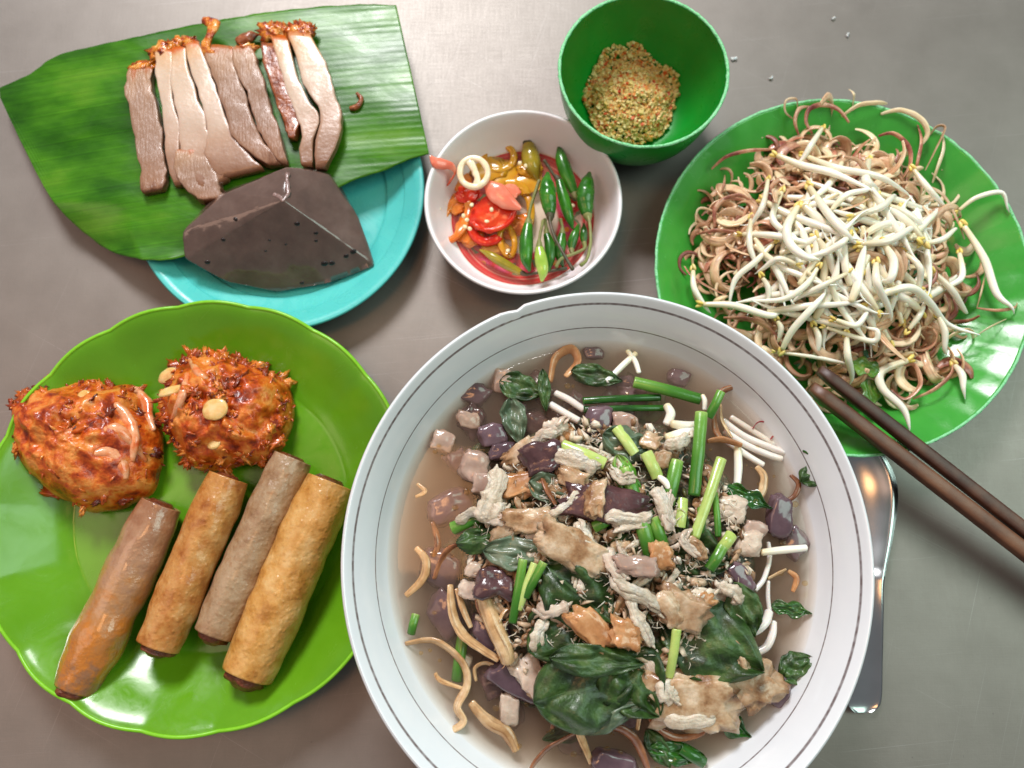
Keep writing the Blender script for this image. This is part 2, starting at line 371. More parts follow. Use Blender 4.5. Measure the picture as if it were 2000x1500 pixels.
# printed base: a flat disc decal part, red band with flowers
def print_mat():
    m = food('printed_base', [(226, 218, 220), (232, 226, 226)], scale=.5, rough=.25, bump=0)
    N, L, b = nodes(m)
    tc = N.new('ShaderNodeTexCoord'); mp = N.new('ShaderNodeMapping'); mp.inputs['Scale'].default_value = (100, 100, 100); L.new(tc.outputs['Object'], mp.inputs[0])
    at = N.new('ShaderNodeAttribute'); at.attribute_name = 't'
    def band(a, c, so=.02):
        p = N.new('ShaderNodeMapRange'); p.inputs['From Min'].default_value = a - so; p.inputs['From Max'].default_value = a + so; L.new(at.outputs['Fac'], p.inputs['Value'])
        q = N.new('ShaderNodeMapRange'); q.inputs['From Min'].default_value = c - so; q.inputs['From Max'].default_value = c + so; q.inputs['To Min'].default_value = 1; q.inputs['To Max'].default_value = 0; L.new(at.outputs['Fac'], q.inputs['Value'])
        r = N.new('ShaderNodeMath'); r.operation = 'MULTIPLY'; L.new(p.outputs[0], r.inputs[0]); L.new(q.outputs[0], r.inputs[1]); return r.outputs[0]
    vo = N.new('ShaderNodeTexVoronoi'); vo.inputs['Scale'].default_value = .95; L.new(mp.outputs[0], vo.inputs['Vector'])
    rp = N.new('ShaderNodeValToRGB'); rp.color_ramp.interpolation = 'CONSTANT'; e = rp.color_ramp.elements
    for _ in range(4): e.new(.5)
    for i, (p, c) in enumerate([(0, (240, 150, 60)), (.16, (214, 70, 130)), (.3, (206, 44, 96)), (.46, (196, 26, 40)), (.62, (90, 110, 70)), (.74, (214, 190, 190))]): e[i].position = p; e[i].color = lin(c)
    L.new(vo.outputs['Distance'], rp.inputs[0])
    def mix(f, a, col=None, sock=None):
        x = N.new('ShaderNodeMix'); x.data_type = 'RGBA'; L.new(f, x.inputs[0]); L.new(a, x.inputs[6])
        if col: x.inputs[7].default_value = lin(col)
        else: L.new(sock, x.inputs[7])
        return x.outputs[2]
    s = b.inputs['Base Color'].links[0].from_socket
    s = mix(band(.5, .86), s, sock=rp.outputs[0]); s = mix(band(.84, .97), s, col=(206, 26, 40)); s = mix(band(.885, .9, .008), s, col=(236, 160, 160)); s = mix(band(.955, 1.1), s, col=(200, 30, 44))
    L.new(s, b.inputs['Base Color'])
print_mat()
g = G(); rr_ = [.001, 1, 2, 2.6, 3.0, 3.35, 3.6, 3.82]
def dish_floor(r):
    pr = sorted([(p[0] * dr / 4.87, p[1]) for p in pd[36:]])
    for a, b in zip(pr, pr[1:]):
        if a[0] <= r <= b[0]: return a[1] + (b[1] - a[1]) * (r - a[0]) / max(1e-6, b[0] - a[0])
    return pr[-1][1]
rings = [[dc + Vector((r * cos(2 * pi * i / 96), r * sin(2 * pi * i / 96), dish_floor(r) + .008)) for i in range(96)] for r in rr_]
g.rings(rings, cap1=False, ts=[r / 3.82 for r in rr_]); g.build('printed_base', 'printed_base', dish)
# little green bowl
pp = [(0, .2), (1.5, .2), (1.6, 0), (1.9, 0), (2.0, .25), (2.9, .9), (3.6, 2.2), (3.95, 3.8), (4.05, 4.9), (4.05, 5.0), (3.95, 5.0), (3.84, 3.9), (3.45, 2.3), (2.7, 1.0), (1.6, .45), (0, .4)]
pd2 = dense(pp[:10], 40) + dense(pp[10:], 44)
salt_bowl, sc_, sr = plate('salt_bowl', 'deep little green plastic bowl holding chilli salt', (1257, 136), 166, 5.0, pd2, 'deep_green_plastic', 0, 0, 'worn_rim', .07, 144, noise_rim=.6)
# ------------------------------------------------------------------ banana leaf, pork slices, dark wedge
food('leaf_green', [(26, 70, 6), (44, 96, 10), (64, 120, 18), (86, 134, 30)], scale=.35, rough=.3, bump=.12, bscale=7, attr=None, stretch=(.5, 1.2, 1), contrast=1.2, spec=.32, rvar=.08)
N, L, b = nodes(MATS['leaf_green'])      # fine parallel veins: leaf's own colour stripes
at = N.new('ShaderNodeAttribute'); at.attribute_name = 'c'
wv = N.new('ShaderNodeMath'); wv.operation = 'MULTIPLY'; wv.inputs[1].default_value = 30; L.new(at.outputs['Fac'], wv.inputs[0])
sn = N.new('ShaderNodeTexNoise'); sn.noise_dimensions = '1D'; sn.inputs['Scale'].default_value = 1; sn.inputs['Detail'].default_value = 3; L.new(wv.outputs[0], sn.inputs['W'])
mr = N.new('ShaderNodeMapRange'); mr.inputs['From Min'].default_value = .3; mr.inputs['From Max'].default_value = .7; mr.inputs['To Min'].default_value = .86; mr.inputs['To Max'].default_value = 1.16; L.new(sn.outputs['Fac'], mr.inputs['Value'])
hs = N.new('ShaderNodeHueSaturation'); L.new(b.inputs['Base Color'].links[0].from_socket, hs.inputs['Color']); L.new(mr.outputs[0], hs.inputs['Value']); L.new(hs.outputs[0], b.inputs['Base Color'])
b.inputs['Transmission Weight'].default_value = 0
leaf_top = [(-2, 172), (60, 143), (115, 108), (210, 84), (300, 64), (400, 44), (500, 27), (600, 16), (700, 9), (774, 10)]
leaf_bot = [(0, 190), (45, 285), (98, 385), (150, 442), (210, 488), (255, 502), (305, 509), (372, 498), (520, 450), (670, 362), (745, 334), (800, 311), (838, 300)]
def leafz(x, y):
    d = sqrt((x - cc.x) ** 2 + (y - cc.y) ** 2)
    z = 2.08 + .0 * d
    z += .28 * exp(-((x - cc.x - 7.5) ** 2 + (y - cc.y - 5) ** 2) / 12)
    over = max(0, -(x - cc.x) - 8.0); z -= .055 * over ** 1.35
    fold = (cc.y - .6) - y
    if fold > 0 and x < cc.x + 1: z -= .5 * max(0, d - cr - .15) ** .9 * min(1, fold / 2.2) ** 1.3
    q = max(0, fold - 2.6) * max(0, min(1, (cc.x - 3.2 - x) / 2)); z += .26 * q ** 1.5
    z += .07 * noise.noise(Vector((x * .28, y * .5, 3)))
    return z
g = G(); nu, nv = 110, 90
tp = spl(leaf_top, nu); bt = spl(leaf_bot, nu); idx = []
for side in (0, 1):
    rows = []
    for i in range(nu):
        row = []
        for j in range(nv):
            f = j / (nv - 1); px = tp[i][0] + (bt[i][0] - tp[i][0]) * f; py = tp[i][1] + (bt[i][1] - tp[i][1]) * f
            if j in (0, nv - 1): py += 2.0 * noise.noise(Vector((px * .05, py * .05, 0)))
            wc = (py + .2 * px * (1 - px / 2400)) / 100
            p = PS(px, py, leafz)
            rib = .006 * sin(wc * 55) + .05 * noise.noise(Vector((wc * 2.6, px * .0016, 0))) + .009 * noise.noise(Vector((wc * 7, px * .003, 5)))
            p.z += rib - (.045 if side else 0)
            g.cc = wc; row.append(g.add(p, i / nu, f))
        rows.append(row)
    idx.append(rows)
for i in range(nu - 1):
    for j in range(nv - 1):
        a = idx[0]; g.f.append((a[i][j], a[i + 1][j], a[i + 1][j + 1], a[i][j + 1]))
        a = idx[1]; g.f.append((a[i][j], a[i][j + 1], a[i + 1][j + 1], a[i + 1][j]))
for i in range(nu - 1):
    for j in (0, nv - 1): g.f.append((idx[0][i][j], idx[1][i][j], idx[1][i + 1][j], idx[0][i + 1][j]))
for j in range(nv - 1):
    for i in (0, nu - 1): g.f.append((idx[0][i][j], idx[0][i][j + 1], idx[1][i][j + 1], idx[1][i][j]))
tag(g.build('banana_leaf', 'leaf_green'), 'ribbed green banana leaf piece laid over the turquoise plate', 'leaf')

food('pork_fat', [(190, 90, 24), (204, 160, 116), (206, 182, 160), (198, 174, 156), (178, 144, 122), (120, 76, 50)], scale=1.2, rough=.3, bump=.5, bscale=5, sss=.2, coat=.15, attr='t', attr_stops=[0, .08, .2, .5, .72, 1], mix=.22)
food('pork_lean', [(170, 92, 36), (172, 134, 104), (154, 120, 98), (146, 112, 92), (152, 112, 88), (108, 64, 40)], scale=1.6, rough=.36, bump=1, bscale=6, sss=.12, coat=.12, attr='t', attr_stops=[0, .1, .3, .6, .88, 1], mix=.35, stretch=(1.6, .35, 1), bdist=.06)
food('pork_caramel', [(70, 26, 12), (128, 62, 32), (160, 92, 54), (96, 42, 22)], scale=1.6, rough=.28, bump=.8, bscale=5, sss=.1, coat=.3, bdist=.06)
food('crackling', [(90, 24, 6), (178, 74, 14), (220, 134, 36), (236, 170, 84)], scale=2.2, rough=.2, bump=1, bscale=6, sss=.25, coat=.5, bdist=.08, contrast=1.4)
def slab(g, Lp, Rp, zf, th, lift=0.0, n=22, ring=32, e=.24, rough=.05, seed=0.0, rs=2.2, edge=.12):
    """a cut slice lying on zf: left and right outlines in picture points, thickness th"""
    A = spl(Lp, n); B = spl(Rp, n); rings = []
    for k in range(n):
        a = PS(A[k][0], A[k][1], zf, lift + th * .5); b_ = PS(B[k][0], B[k][1], zf, lift + th * .5)
        c = (a + b_) / 2; hw = (b_ - a) / 2; kk = 1 - .14 * (abs(2 * k / (n - 1) - 1) ** 14)
        rg = []
        for i in range(ring):
            an = 2 * pi * i / ring; ca, sa = cos(an), sin(an)
            ca = math.copysign(abs(ca) ** e, ca); sa = math.copysign(abs(sa) ** e, sa)
            p = c + hw * ca * kk * (1 + edge * 1.5 * ns((k * .55, seed, 1 if ca > 0 else -1), 1.0)) + Vector((0, 0, sa * th * .5 * kk))
            p += Vector((ns(p + Vector((seed, 0, 0)), rs), ns(p + Vector((0, seed, 9)), rs), ns(p + Vector((7, 0, seed)), rs))) * rough
            rg.append(p)
        rings.append(rg)
    g.rings(rings)
def brown_shade_edges(m, col, k):
    # marinade browning and painted gap shade on slice edges (ring position near the two sides)
    N, L, b = nodes(m); at = N.new('ShaderNodeAttribute'); at.attribute_name = 'u'
    a = N.new('ShaderNodeMath'); a.operation = 'MULTIPLY'; a.inputs[1].default_value = 2 * pi; L.new(at.outputs['Fac'], a.inputs[0])
    c = N.new('ShaderNodeMath'); c.operation = 'COSINE'; L.new(a.outputs[0], c.inputs[0]); d = N.new('ShaderNodeMath'); d.operation = 'ABSOLUTE'; L.new(c.outputs[0], d.inputs[0])
    nz = N.new('ShaderNodeTexNoise'); nz.inputs['Scale'].default_value = 180; tc = N.new('ShaderNodeTexCoord'); L.new(tc.outputs['Object'], nz.inputs['Vector'])
    s = N.new('ShaderNodeMath'); s.operation = 'MULTIPLY_ADD'; s.inputs[1].default_value = .35; L.new(nz.outputs['Fac'], s.inputs[0]); L.new(d.outputs[0], s.inputs[2])
    r = N.new('ShaderNodeMapRange'); r.inputs['From Min'].default_value = 1.0; r.inputs['From Max'].default_value = 1.17; r.inputs['To Max'].default_value = k; L.new(s.outputs[0], r.inputs['Value'])
    x = N.new('ShaderNodeMix'); x.data_type = 'RGBA'; L.new(r.outputs[0], x.inputs[0]); L.new(b.inputs['Base Color'].links[0].from_socket, x.inputs[6]); x.inputs[7].default_value = lin(col); L.new(x.outputs[2], b.inputs['Base Color'])
brown_shade_edges(MATS['pork_fat'], (128, 74, 40), .8); brown_shade_edges(MATS['pork_lean'], (92, 50, 32), .8)
def lz(x, y): return leafz(x, y) + .03
pork = [  # name, label, mat, left, right, thickness, lift, crackling spots
 ('lean grey-brown pork strip at the left end of the slices', 'pork_lean', [(250, 138), (247, 178), (262, 250), (270, 300), (277, 335), (277, 380)], [(303, 134), (300, 172), (314, 230), (321, 300), (328, 345), (322, 372)], .55, 0, [(276, 128, 26, 10)]),
 ('thin pale fatty pork strip beside the leftmost lean strip', 'pork_fat', [(306, 100), (306, 140), (315, 190), (323, 250), (328, 310), (342, 366)], [(345, 100), (338, 150), (341, 200), (354, 255), (353, 300), (366, 362)], .5, .06, [(322, 100, 24, 14), (338, 92, 16, 12)]),
 ('wide white fatty pork slice in the middle left of the row', 'pork_fat', [(336, 96), (336, 150), (345, 210), (352, 270), (364, 320), (392, 378)], [(366, 92), (372, 140), (394, 205), (415, 262), (440, 300), (452, 350)], .5, .12, [(350, 88, 16, 12)]),
 ('white pork slice with torn brown lower end above the wedge', 'pork_fat', [(364, 84), (372, 135), (395, 200), (408, 262), (400, 300), (430, 352)], [(392, 84), (408, 130), (430, 190), (450, 250), (480, 292), (520, 330)], .5, .18, [(376, 86, 18, 12)]),
 ('crumpled brown pork end lying at the foot of the white slices', 'pork_lean', [(345, 300), (345, 345), (372, 378), (398, 398)], [(400, 290), (420, 330), (436, 370), (440, 392)], .7, -.05, []),
 ('lean striped pork slice with a curled crisp top', 'pork_lean', [(398, 92), (412, 140), (432, 190), (447, 240), (468, 285), (528, 328)], [(458, 96), (462, 140), (485, 190), (500, 240), (520, 282), (552, 322)], .6, .26, []),
 ('lean pork slice with orange cut top in the centre', 'pork_lean', [(455, 96), (462, 135), (486, 190), (500, 240), (522, 285), (548, 322)], [(497, 93), (508, 130), (520, 172), (532, 212), (546, 252), (566, 324)], .6, .3, [(476, 98, 22, 7)]),
 ('dark caramelised pork strip behind the right pair of slices', 'pork_caramel', [(510, 88), (518, 130), (534, 180), (548, 220), (558, 250), (564, 272)], [(542, 92), (556, 140), (568, 180), (580, 220), (586, 245), (578, 274)], .6, 0, []),
 ('narrow white fatty pork slice left of the last one', 'pork_fat', [(528, 72), (545, 125), (560, 175), (575, 220), (590, 262), (586, 300), (590, 326)], [(562, 74), (576, 128), (590, 172), (608, 206), (626, 232), (614, 280), (612, 328)], .55, .14, [(532, 60, 22, 15), (548, 56, 14, 12)]),
 ('broad white fatty pork slice with glossy crackling at the right end', 'pork_fat', [(560, 66), (580, 122), (596, 168), (612, 198), (628, 230), (618, 285), (616, 330)], [(608, 68), (630, 112), (645, 142), (655, 182), (668, 218), (666, 262), (640, 330)], .55, .22, [(572, 60, 20, 15), (594, 58, 18, 14), (604, 62, 10, 14)]),
]
for i, (lab, mt, Lp, Rp, th, lift, crk) in enumerate(pork):
    c = PS((Lp[0][0] + Rp[-1][0]) / 2, (Lp[0][1] + Rp[-1][1]) / 2, lz, lift)
    t = thing('pork_slice', lab, 'pork slice', c, 'roast pork slices on the banana leaf')
    g = G(); slab(g, Lp, Rp, lz, th, lift, seed=i * 3.7, rough=.09 if 'lean' in mt or 'car' in mt else .05); g.build('meat', mt, t)
    if crk:
        g = G()
        for (x, y, rx, ry) in crk:
            k = K(2.5, y)
            for _ in range(3):
                p = PS(x + R.uniform(-.4, .4) * rx, y + R.uniform(-.2, .7) * ry, lz, lift + th * .5)
                blob(g, p, (rx * k * R.uniform(.6, .95), ry * k * R.uniform(.8, 1.3), th * R.uniform(.3, .5)), Matrix.Rotation(R.uniform(-.4, .4), 3, 'Z'), 3, 1.0, 2.2, R.uniform(0, 50))
        g.build('crackling', 'crackling', t)
g = G(); pts = [(397, 40), (418, 48), (408, 72), (402, 96), (418, 112), (440, 112), (460, 98)]
tube(g, [PS(x, y, lz, .75 + .2 * sin(i)) for i, (x, y) in enumerate(pts)], [.22, .36, .26, .3, .3, .24, .2], 10, 30, .5, rough=.5, rs=3)
tag(g.build('pork_rind', 'crackling'), 'curled amber strip of pork rind above the striped slice', 'pork rind')
g = G(); blob(g, PS(481, 76, lz, .35), (.62, .36, .3), Matrix.Rotation(.5, 3, 'Z'), 3, .3, 1.4, 4)
tag(g.build('pork_bit', 'pork_caramel'), 'small brown pork bit above the centre of the slices', 'pork bit')
g = G(); tube(g, [PS(x, y, lz, .08) for x, y in ((697, 182), (706, 194), (698, 208), (684, 212))], [.09, .14, .15, .12], 8, 14, rough=.3)
tag(g.build('pork_crumb', 'pork_caramel'), 'tiny curled brown crumb alone on the leaf right of the pork', 'crumb')

food('dark_wedge', [(84, 65, 58), (98, 78, 70), (112, 92, 84)], scale=.7, rough=.13, rvar=.05, bump=.22, bscale=1.6, sss=.1, coat=.6, bdist=.05)
N, L, b = nodes(MATS['dark_wedge'])
def wedge():
    V = [P(357, 452, 3.0), P(360, 506, 2.35), P(440, 551, 1.5), P(540, 571, .9), P(640, 557, .95), P(735, 520, 1.25), P(553, 391, 4.3), P(440, 377, 3.5), P(561, 325, 3.7), P(642, 340, 2.5), P(702, 425, 1.6), P(650, 334, 1.4), P(420, 380, 2.0), P(380, 440, 2.2), P(356, 468, 2.8)]
    bm = bmesh.new()
    for v in V: bm.verts.new(v)
    r = bmesh.ops.convex_hull(bm, input=bm.verts)
    bmesh.ops.delete(bm, geom=[x for x in r['geom_interior'] if isinstance(x, bmesh.types.BMVert)], context='VERTS')
    bmesh.ops.dissolve_limit(bm, angle_limit=radians(7), verts=bm.verts, edges=bm.edges)
    bmesh.ops.bevel(bm, geom=list(bm.edges), offset=.11, segments=2, profile=.6, affect='EDGES', clamp_overlap=True)
    bmesh.ops.triangulate(bm, faces=bm.faces)
    for _ in range(4):
        le = [e for e in bm.edges if e.calc_length() > .22]
        if not le: break
        bmesh.ops.subdivide_edges(bm, edges=le, cuts=1); bmesh.ops.triangulate(bm, faces=[f for f in bm.faces if len(f.verts) > 3])
    bm.normal_update()
    pits = [(460, 428), (580, 437), (617, 455), (617, 470), (436, 468), (634, 515), (646, 517), (676, 498), (690, 490), (405, 512), (590, 552), (520, 488), (545, 470)]
    cp = [P(x, y, 2.5) for x, y in pits]; camp = Vector((0, CY, H)); rp = [R.uniform(.05, .13) for _ in pits]
    for v in bm.verts:
        d = .05 * noise.noise(v.co * .8) + .02 * noise.noise(v.co * 2.5)
        v.co += v.normal * d
    g = G(); bm.verts.index_update()
    for v in bm.verts: g.add(v.co)
    g.f = [tuple(v.index for v in f.verts) for f in bm.faces]; bm.free(); return g
wd = thing('dark_wedge', 'large glossy dark brown wedge of liver in front of the pork', 'wedge', P(545, 470, .9))
g = wedge(); wb = g.build('wedge_body', 'dark_wedge', wd)
me = wb.data
me.polygons.foreach_set('use_smooth', [True] * len(me.polygons))
from mathutils.bvhtree import BVHTree
bvh = BVHTree.FromPolygons([v.co for v in me.vertices], [tuple(p.vertices) for p in me.polygons])
food('pit_dark', [(24, 16, 16), (34, 24, 24)], scale=2, rough=.35, bump=0)
camo = (Vector((0, CY, H)) - Vector(wd['o'])) * CM
g = G(); o_ = Vector(wd['o'])
for x, y, r in [(460, 428, 5), (580, 437, 6), (617, 455, 5), (617, 470, 4), (436, 468, 5), (634, 515, 8), (648, 514, 7), (676, 500, 6), (690, 491, 7), (405, 512, 6), (590, 552, 5), (526, 469, 3), (558, 477, 3), (519, 490, 3)]:
    d = ((P(x, y, 1) - Vector((0, CY, H))).normalized()); hit = bvh.ray_cast(camo, d)
    if hit[0] is None: continue
    p = hit[0] / CM + o_; nr = hit[1]; rot = nr.to_track_quat('Z', 'Y').to_matrix(); rr = r * .0245
    blob(g, p, (rr, rr * .75, .035), rot, 2, .25, 1.2, x)
g.build('air_pits', 'pit_dark', wd)
g = G()                                             # torn notch at the top of the ridge
food('torn_flesh', [(104, 80, 74), (140, 114, 108), (90, 66, 60)], scale=3, rough=.25, bump=.8, bscale=5, coat=.4, bdist=.06)
for pts in ([(553, 393), (563, 375), (560, 352), (563, 338), (558, 327)], [(553, 393), (545, 384), (535, 379)]):
    w_ = []
    for x, y in pts:
        d = ((P(x, y, 1) - Vector((0, CY, H))).normalized()); hit = bvh.ray_cast(camo, d)
        if hit[0] is not None: w_.append(hit[0] / CM + o_)
    if len(w_) > 1: tube(g, w_, [.06, .14, .1, .13, .05][:len(w_)], 8, 22, .5, rough=.7, rs=4)
g.build('torn_edge', 'torn_flesh', wd)

# ------------------------------------------------------------------ fritters and spring rolls on the lime plate
def limez(x, y):
    r = sqrt((x - lc.x) ** 2 + (y - lc.y) ** 2); k = lr / 10.4
    for a, b_ in zip(reversed(pp_l), list(reversed(pp_l))[1:]):
        if a[0] * k <= r <= b_[0] * k: return a[1] + (b_[1] - a[1]) * (r / k - a[0]) / max(1e-6, b_[0] - a[0])
    return .6
pp_l = [(10.28, 2.44), (9.8, 2.2), (8.4, 1.25), (7.2, .66), (6.0, .55), (0, .55)]
food('batter', [(88, 20, 4), (142, 46, 8), (190, 78, 16), (212, 114, 36), (222, 146, 70), (200, 94, 24)], scale=1.0, rough=.3, bump=1, bscale=4, sss=.25, coat=.25, contrast=1.25, bdist=.08)
food('crisp_crumb', [(86, 22, 6), (146, 52, 12), (196, 92, 24), (222, 138, 54)], scale=2.0, rough=.3, bump=.6, bscale=9, sss=.25, coat=.35, contrast=1.3, attr='c', attr_stops=[0, .3, .7, 1], mix=.5)
food('prawn_pink', [(206, 84, 34), (220, 128, 74), (228, 168, 126), (200, 104, 60)], scale=1.4, rough=.22, bump=.3, sss=.35, coat=.5)
food('garlic_gold', [(206, 146, 60), (232, 190, 120), (240, 216, 170)], scale=1.5, rough=.2, bump=.3, sss=.35, coat=.6)
def fritter(lab, cpx, outl, h, seed, crumbs, prawns, discs):
    c = P(cpx[0], cpx[1], .6); o3 = [P(x, y, 1.4) for x, y in outl]
    m = len(o3); pol = sorted([(atan2(p.y - c.y, p.x - c.x), (Vector((p.x, p.y, 0)) - Vector((c.x, c.y, 0))).length) for p in o3])
    def rad(a):
        a = (a + pi) % (2 * pi) - pi
        ext = [(pol[-1][0] - 2 * pi, pol[-1][1])] + pol + [(pol[0][0] + 2 * pi, pol[0][1])]
        for (a0, r0), (a1, r1) in zip(ext, ext[1:]):
            if a0 <= a <= a1:
                t = (a - a0) / max(1e-6, a1 - a0); t = t * t * (3 - 2 * t); return (r0 + (r1 - r0) * t) * .95
        return pol[0][1]
    base = .75
    def surf(a, q):
        r = rad(a) * q; x, y = c.x + r * cos(a), c.y + r * sin(a)
        z = base + .35 + h * max(0, 1 - q ** 2.3) ** .6
        v = Vector((x, y, seed)); z += (.42 * noise.noise(v * .7) + .5 * (.3 - abs(noise.noise(v * 1.15))) + .2 * noise.noise(v * 2.6) + .07 * noise.noise(v * 7)) * (1 - .65 * max(0, min(1, .2 - sin(a) * q * 1.4)) if seed < 5 else 1)
        return Vector((x, y, z))
    t = thing('prawn_fritter', lab, 'fritter', (c.x, c.y, .7), 'fried prawn fritters')
    g = G(); n = 120; rings = []
    for q in [.02] + [i / 34 for i in range(1, 34)] + [.985, 1.0]: rings.append([surf(2 * pi * i / n, q) for i in range(n)])
    lo = [Vector((p.x, p.y, 0)) for p in rings[-1]]
    for f, z in ((.985, base + .2), (.9, base), (.02, base - .05)): rings.append([Vector((c.x + (p.x - c.x) * f, c.y + (p.y - c.y) * f, z)) for p in lo])
    g.rings(rings); g.build('batter', 'batter', t)
    g = G()
    for k in range(crumbs):
        a = R.uniform(-pi, pi); edge = R.random() < .62
        q = R.uniform(.84, 1.0) if edge else R.uniform(.1, .86)
        if not edge and noise.noise(Vector((cos(a) * q * 2.2 + seed, sin(a) * q * 2.2, 1))) < .02: continue
        if sin(a) * q < -.2 and seed < 5 and R.random() < .85: continue
        p = surf(a, q); g.cc = R.random()
        if R.random() < .3:
            d = Vector((R.uniform(-1, 1), R.uniform(-1, 1), R.uniform(-.2, .7))).normalized() * R.uniform(.12, .3)
            tube(g, [p - d, p + Vector((0, 0, .06)), p + d], [.03, .065, .025], 5, 6, .6, rough=.5, rs=5, seed=k)
        elif R.random() < .3: blob(g, p - Vector((0, 0, .1)), (R.uniform(.25, .5), R.uniform(.12, .25), R.uniform(.1, .2)), Euler((R.uniform(-.5, .5), R.uniform(-.5, .5), R.uniform(0, 3))).to_matrix(), 3, 1.2, 2.4, k)
        else: blob(g, p, (R.uniform(.08, .24), R.uniform(.04, .09), R.uniform(.03, .08)), Euler((R.uniform(-.6, .6), R.uniform(-.6, .6), R.uniform(0, 3))).to_matrix(), 2, 1.0, 2.2, k)
    tag(g.build('crisp_crumbs', 'crisp_crumb', t), None, None, kind='stuff')
    def on(x, y, lift=.0):
        z = 2.5
        for _ in range(8):
            p = P(x, y, z); a = atan2(p.y - c.y, p.x - c.x); q = sqrt((p.x - c.x) ** 2 + (p.y - c.y) ** 2) / rad(a); z = surf(a, min(q, 1)).z + lift
        return P(x, y, z)
    for j, (pts, r) in enumerate(prawns):
        g = G(); tube(g, [on(x, y, -.06) for x, y in pts], [r * .6, r, r * .9, r * .45], 10, 22, .7, rough=.25, rs=3, seed=j); g.build('prawn', 'prawn_pink', t)
    for x, y, rx, ry in discs:
        g = G(); p = on(x, y, .06); blob(g, p, (rx * .025, ry * .025, .09), Euler((R.uniform(-.3, .3), R.uniform(-.3, .3), .3)).to_matrix(), 3, .2, 1.2, x); g.build('bean', 'garlic_gold', t)
fritter('round prawn fritter with a smooth pale lower side, left of the plate', (172, 872), [(30, 850), (28, 790), (62, 752), (130, 738), (210, 742), (262, 745), (290, 790), (322, 850), (318, 920), (305, 965), (250, 995), (190, 1008), (130, 985), (75, 945), (40, 900)], 2.6, 3.0, 260,
        [([(225, 790), (250, 820), (262, 860), (258, 900)], .3), ([(205, 840), (228, 838), (255, 860), (285, 900)], .28), ([(185, 885), (215, 885), (240, 910), (245, 935)], .3), ([(262, 760), (285, 785), (290, 815), (300, 840)], .3)], [(163, 772, 14, 10)])
fritter('knobbly orange fritter with a stray rind strip, behind the rolls', (445, 805), [(316, 770), (330, 720), (372, 692), (425, 684), (475, 700), (520, 712), (566, 745), (579, 790), (570, 850), (540, 900), (470, 915), (385, 925), (340, 880), (318, 830)], 2.6, 8.0, 420,
        [([(365, 730), (358, 765), (345, 800), (332, 835)], .2), ([(370, 700), (382, 720), (395, 735), (405, 740)], .2)], [(420, 800, 26, 20), (332, 735, 24, 16), (338, 762, 30, 9), (418, 868, 14, 10)])

def wrap_mat(name, cols, rough, coat, trans=0):
    m = food(name, cols, scale=1.1, rough=rough, rvar=.1, bump=.8, bscale=4.2, sss=.2, coat=coat, contrast=1.3, bdist=.05, detail=6)
    N, L, b = nodes(m); tc = N.new('ShaderNodeTexCoord'); vo = N.new('ShaderNodeTexVoronoi'); vo.feature = 'SMOOTH_F1'; vo.inputs['Scale'].default_value = 420; L.new(tc.outputs['Object'], vo.inputs['Vector'])
    mr = N.new('ShaderNodeMapRange'); mr.inputs['From Max'].default_value = .45; mr.inputs['To Min'].default_value = 1; mr.inputs['To Max'].default_value = 0; L.new(vo.outputs['Distance'], mr.inputs['Value'])
    b2 = N.new('ShaderNodeBump'); b2.inputs['Strength'].default_value = .5; b2.inputs['Distance'].default_value = .0005; L.new(mr.outputs[0], b2.inputs['Height']); L.new(b.inputs['Normal'].links[0].from_socket, b2.inputs['Normal']); L.new(b2.outputs[0], b.inputs['Normal'])
wrap_mat('wrapper_gold', [(164, 108, 42), (192, 138, 66), (206, 158, 90), (216, 178, 118)], .3, .22)
wrap_mat('wrapper_amber', [(148, 84, 32), (176, 114, 52), (190, 136, 74), (200, 158, 104)], .3, .22)
wrap_mat('wrapper_grey', [(128, 92, 62), (154, 122, 90), (168, 142, 112), (150, 108, 70)], .32, .25)
wrap_done = True
food('wrapper_wet', [(150, 104, 74), (170, 130, 100), (174, 128, 86), (178, 116, 56), (190, 116, 38), (150, 104, 70)], scale=1.6, rough=.14, bump=.9, bscale=4, sss=.2, coat=.8, attr='t', attr_stops=[0, .3, .5, .68, .84, 1], mix=1.0, bdist=.06, detail=6)
food('roll_filling', [(66, 22, 12), (104, 48, 24), (134, 74, 44)], scale=2.5, rough=.35, bump=1, bscale=6, bdist=.1, coat=.2)
food('bubble', [(190, 160, 120), (216, 190, 150)], scale=2, rough=.15, bump=.2, sss=.2, coat=.5)
rolls = [('glossy amber blistered spring roll at the left', 'wrapper_wet', (316, 985), (146, 1345), 48, .0, 1.0),
         ('golden spring roll second from the left, cut end toward the viewer', 'wrapper_amber', (446, 932), (308, 1262), 45, .25, 2.0),
         ('greyish translucent spring roll between two golden ones', 'wrapper_grey', (572, 895), (418, 1238), 44, .05, 3.0),
         ('thick golden spring roll nearest the soup bowl', 'wrapper_gold', (644, 940), (482, 1318), 53, .35, 4.0)]
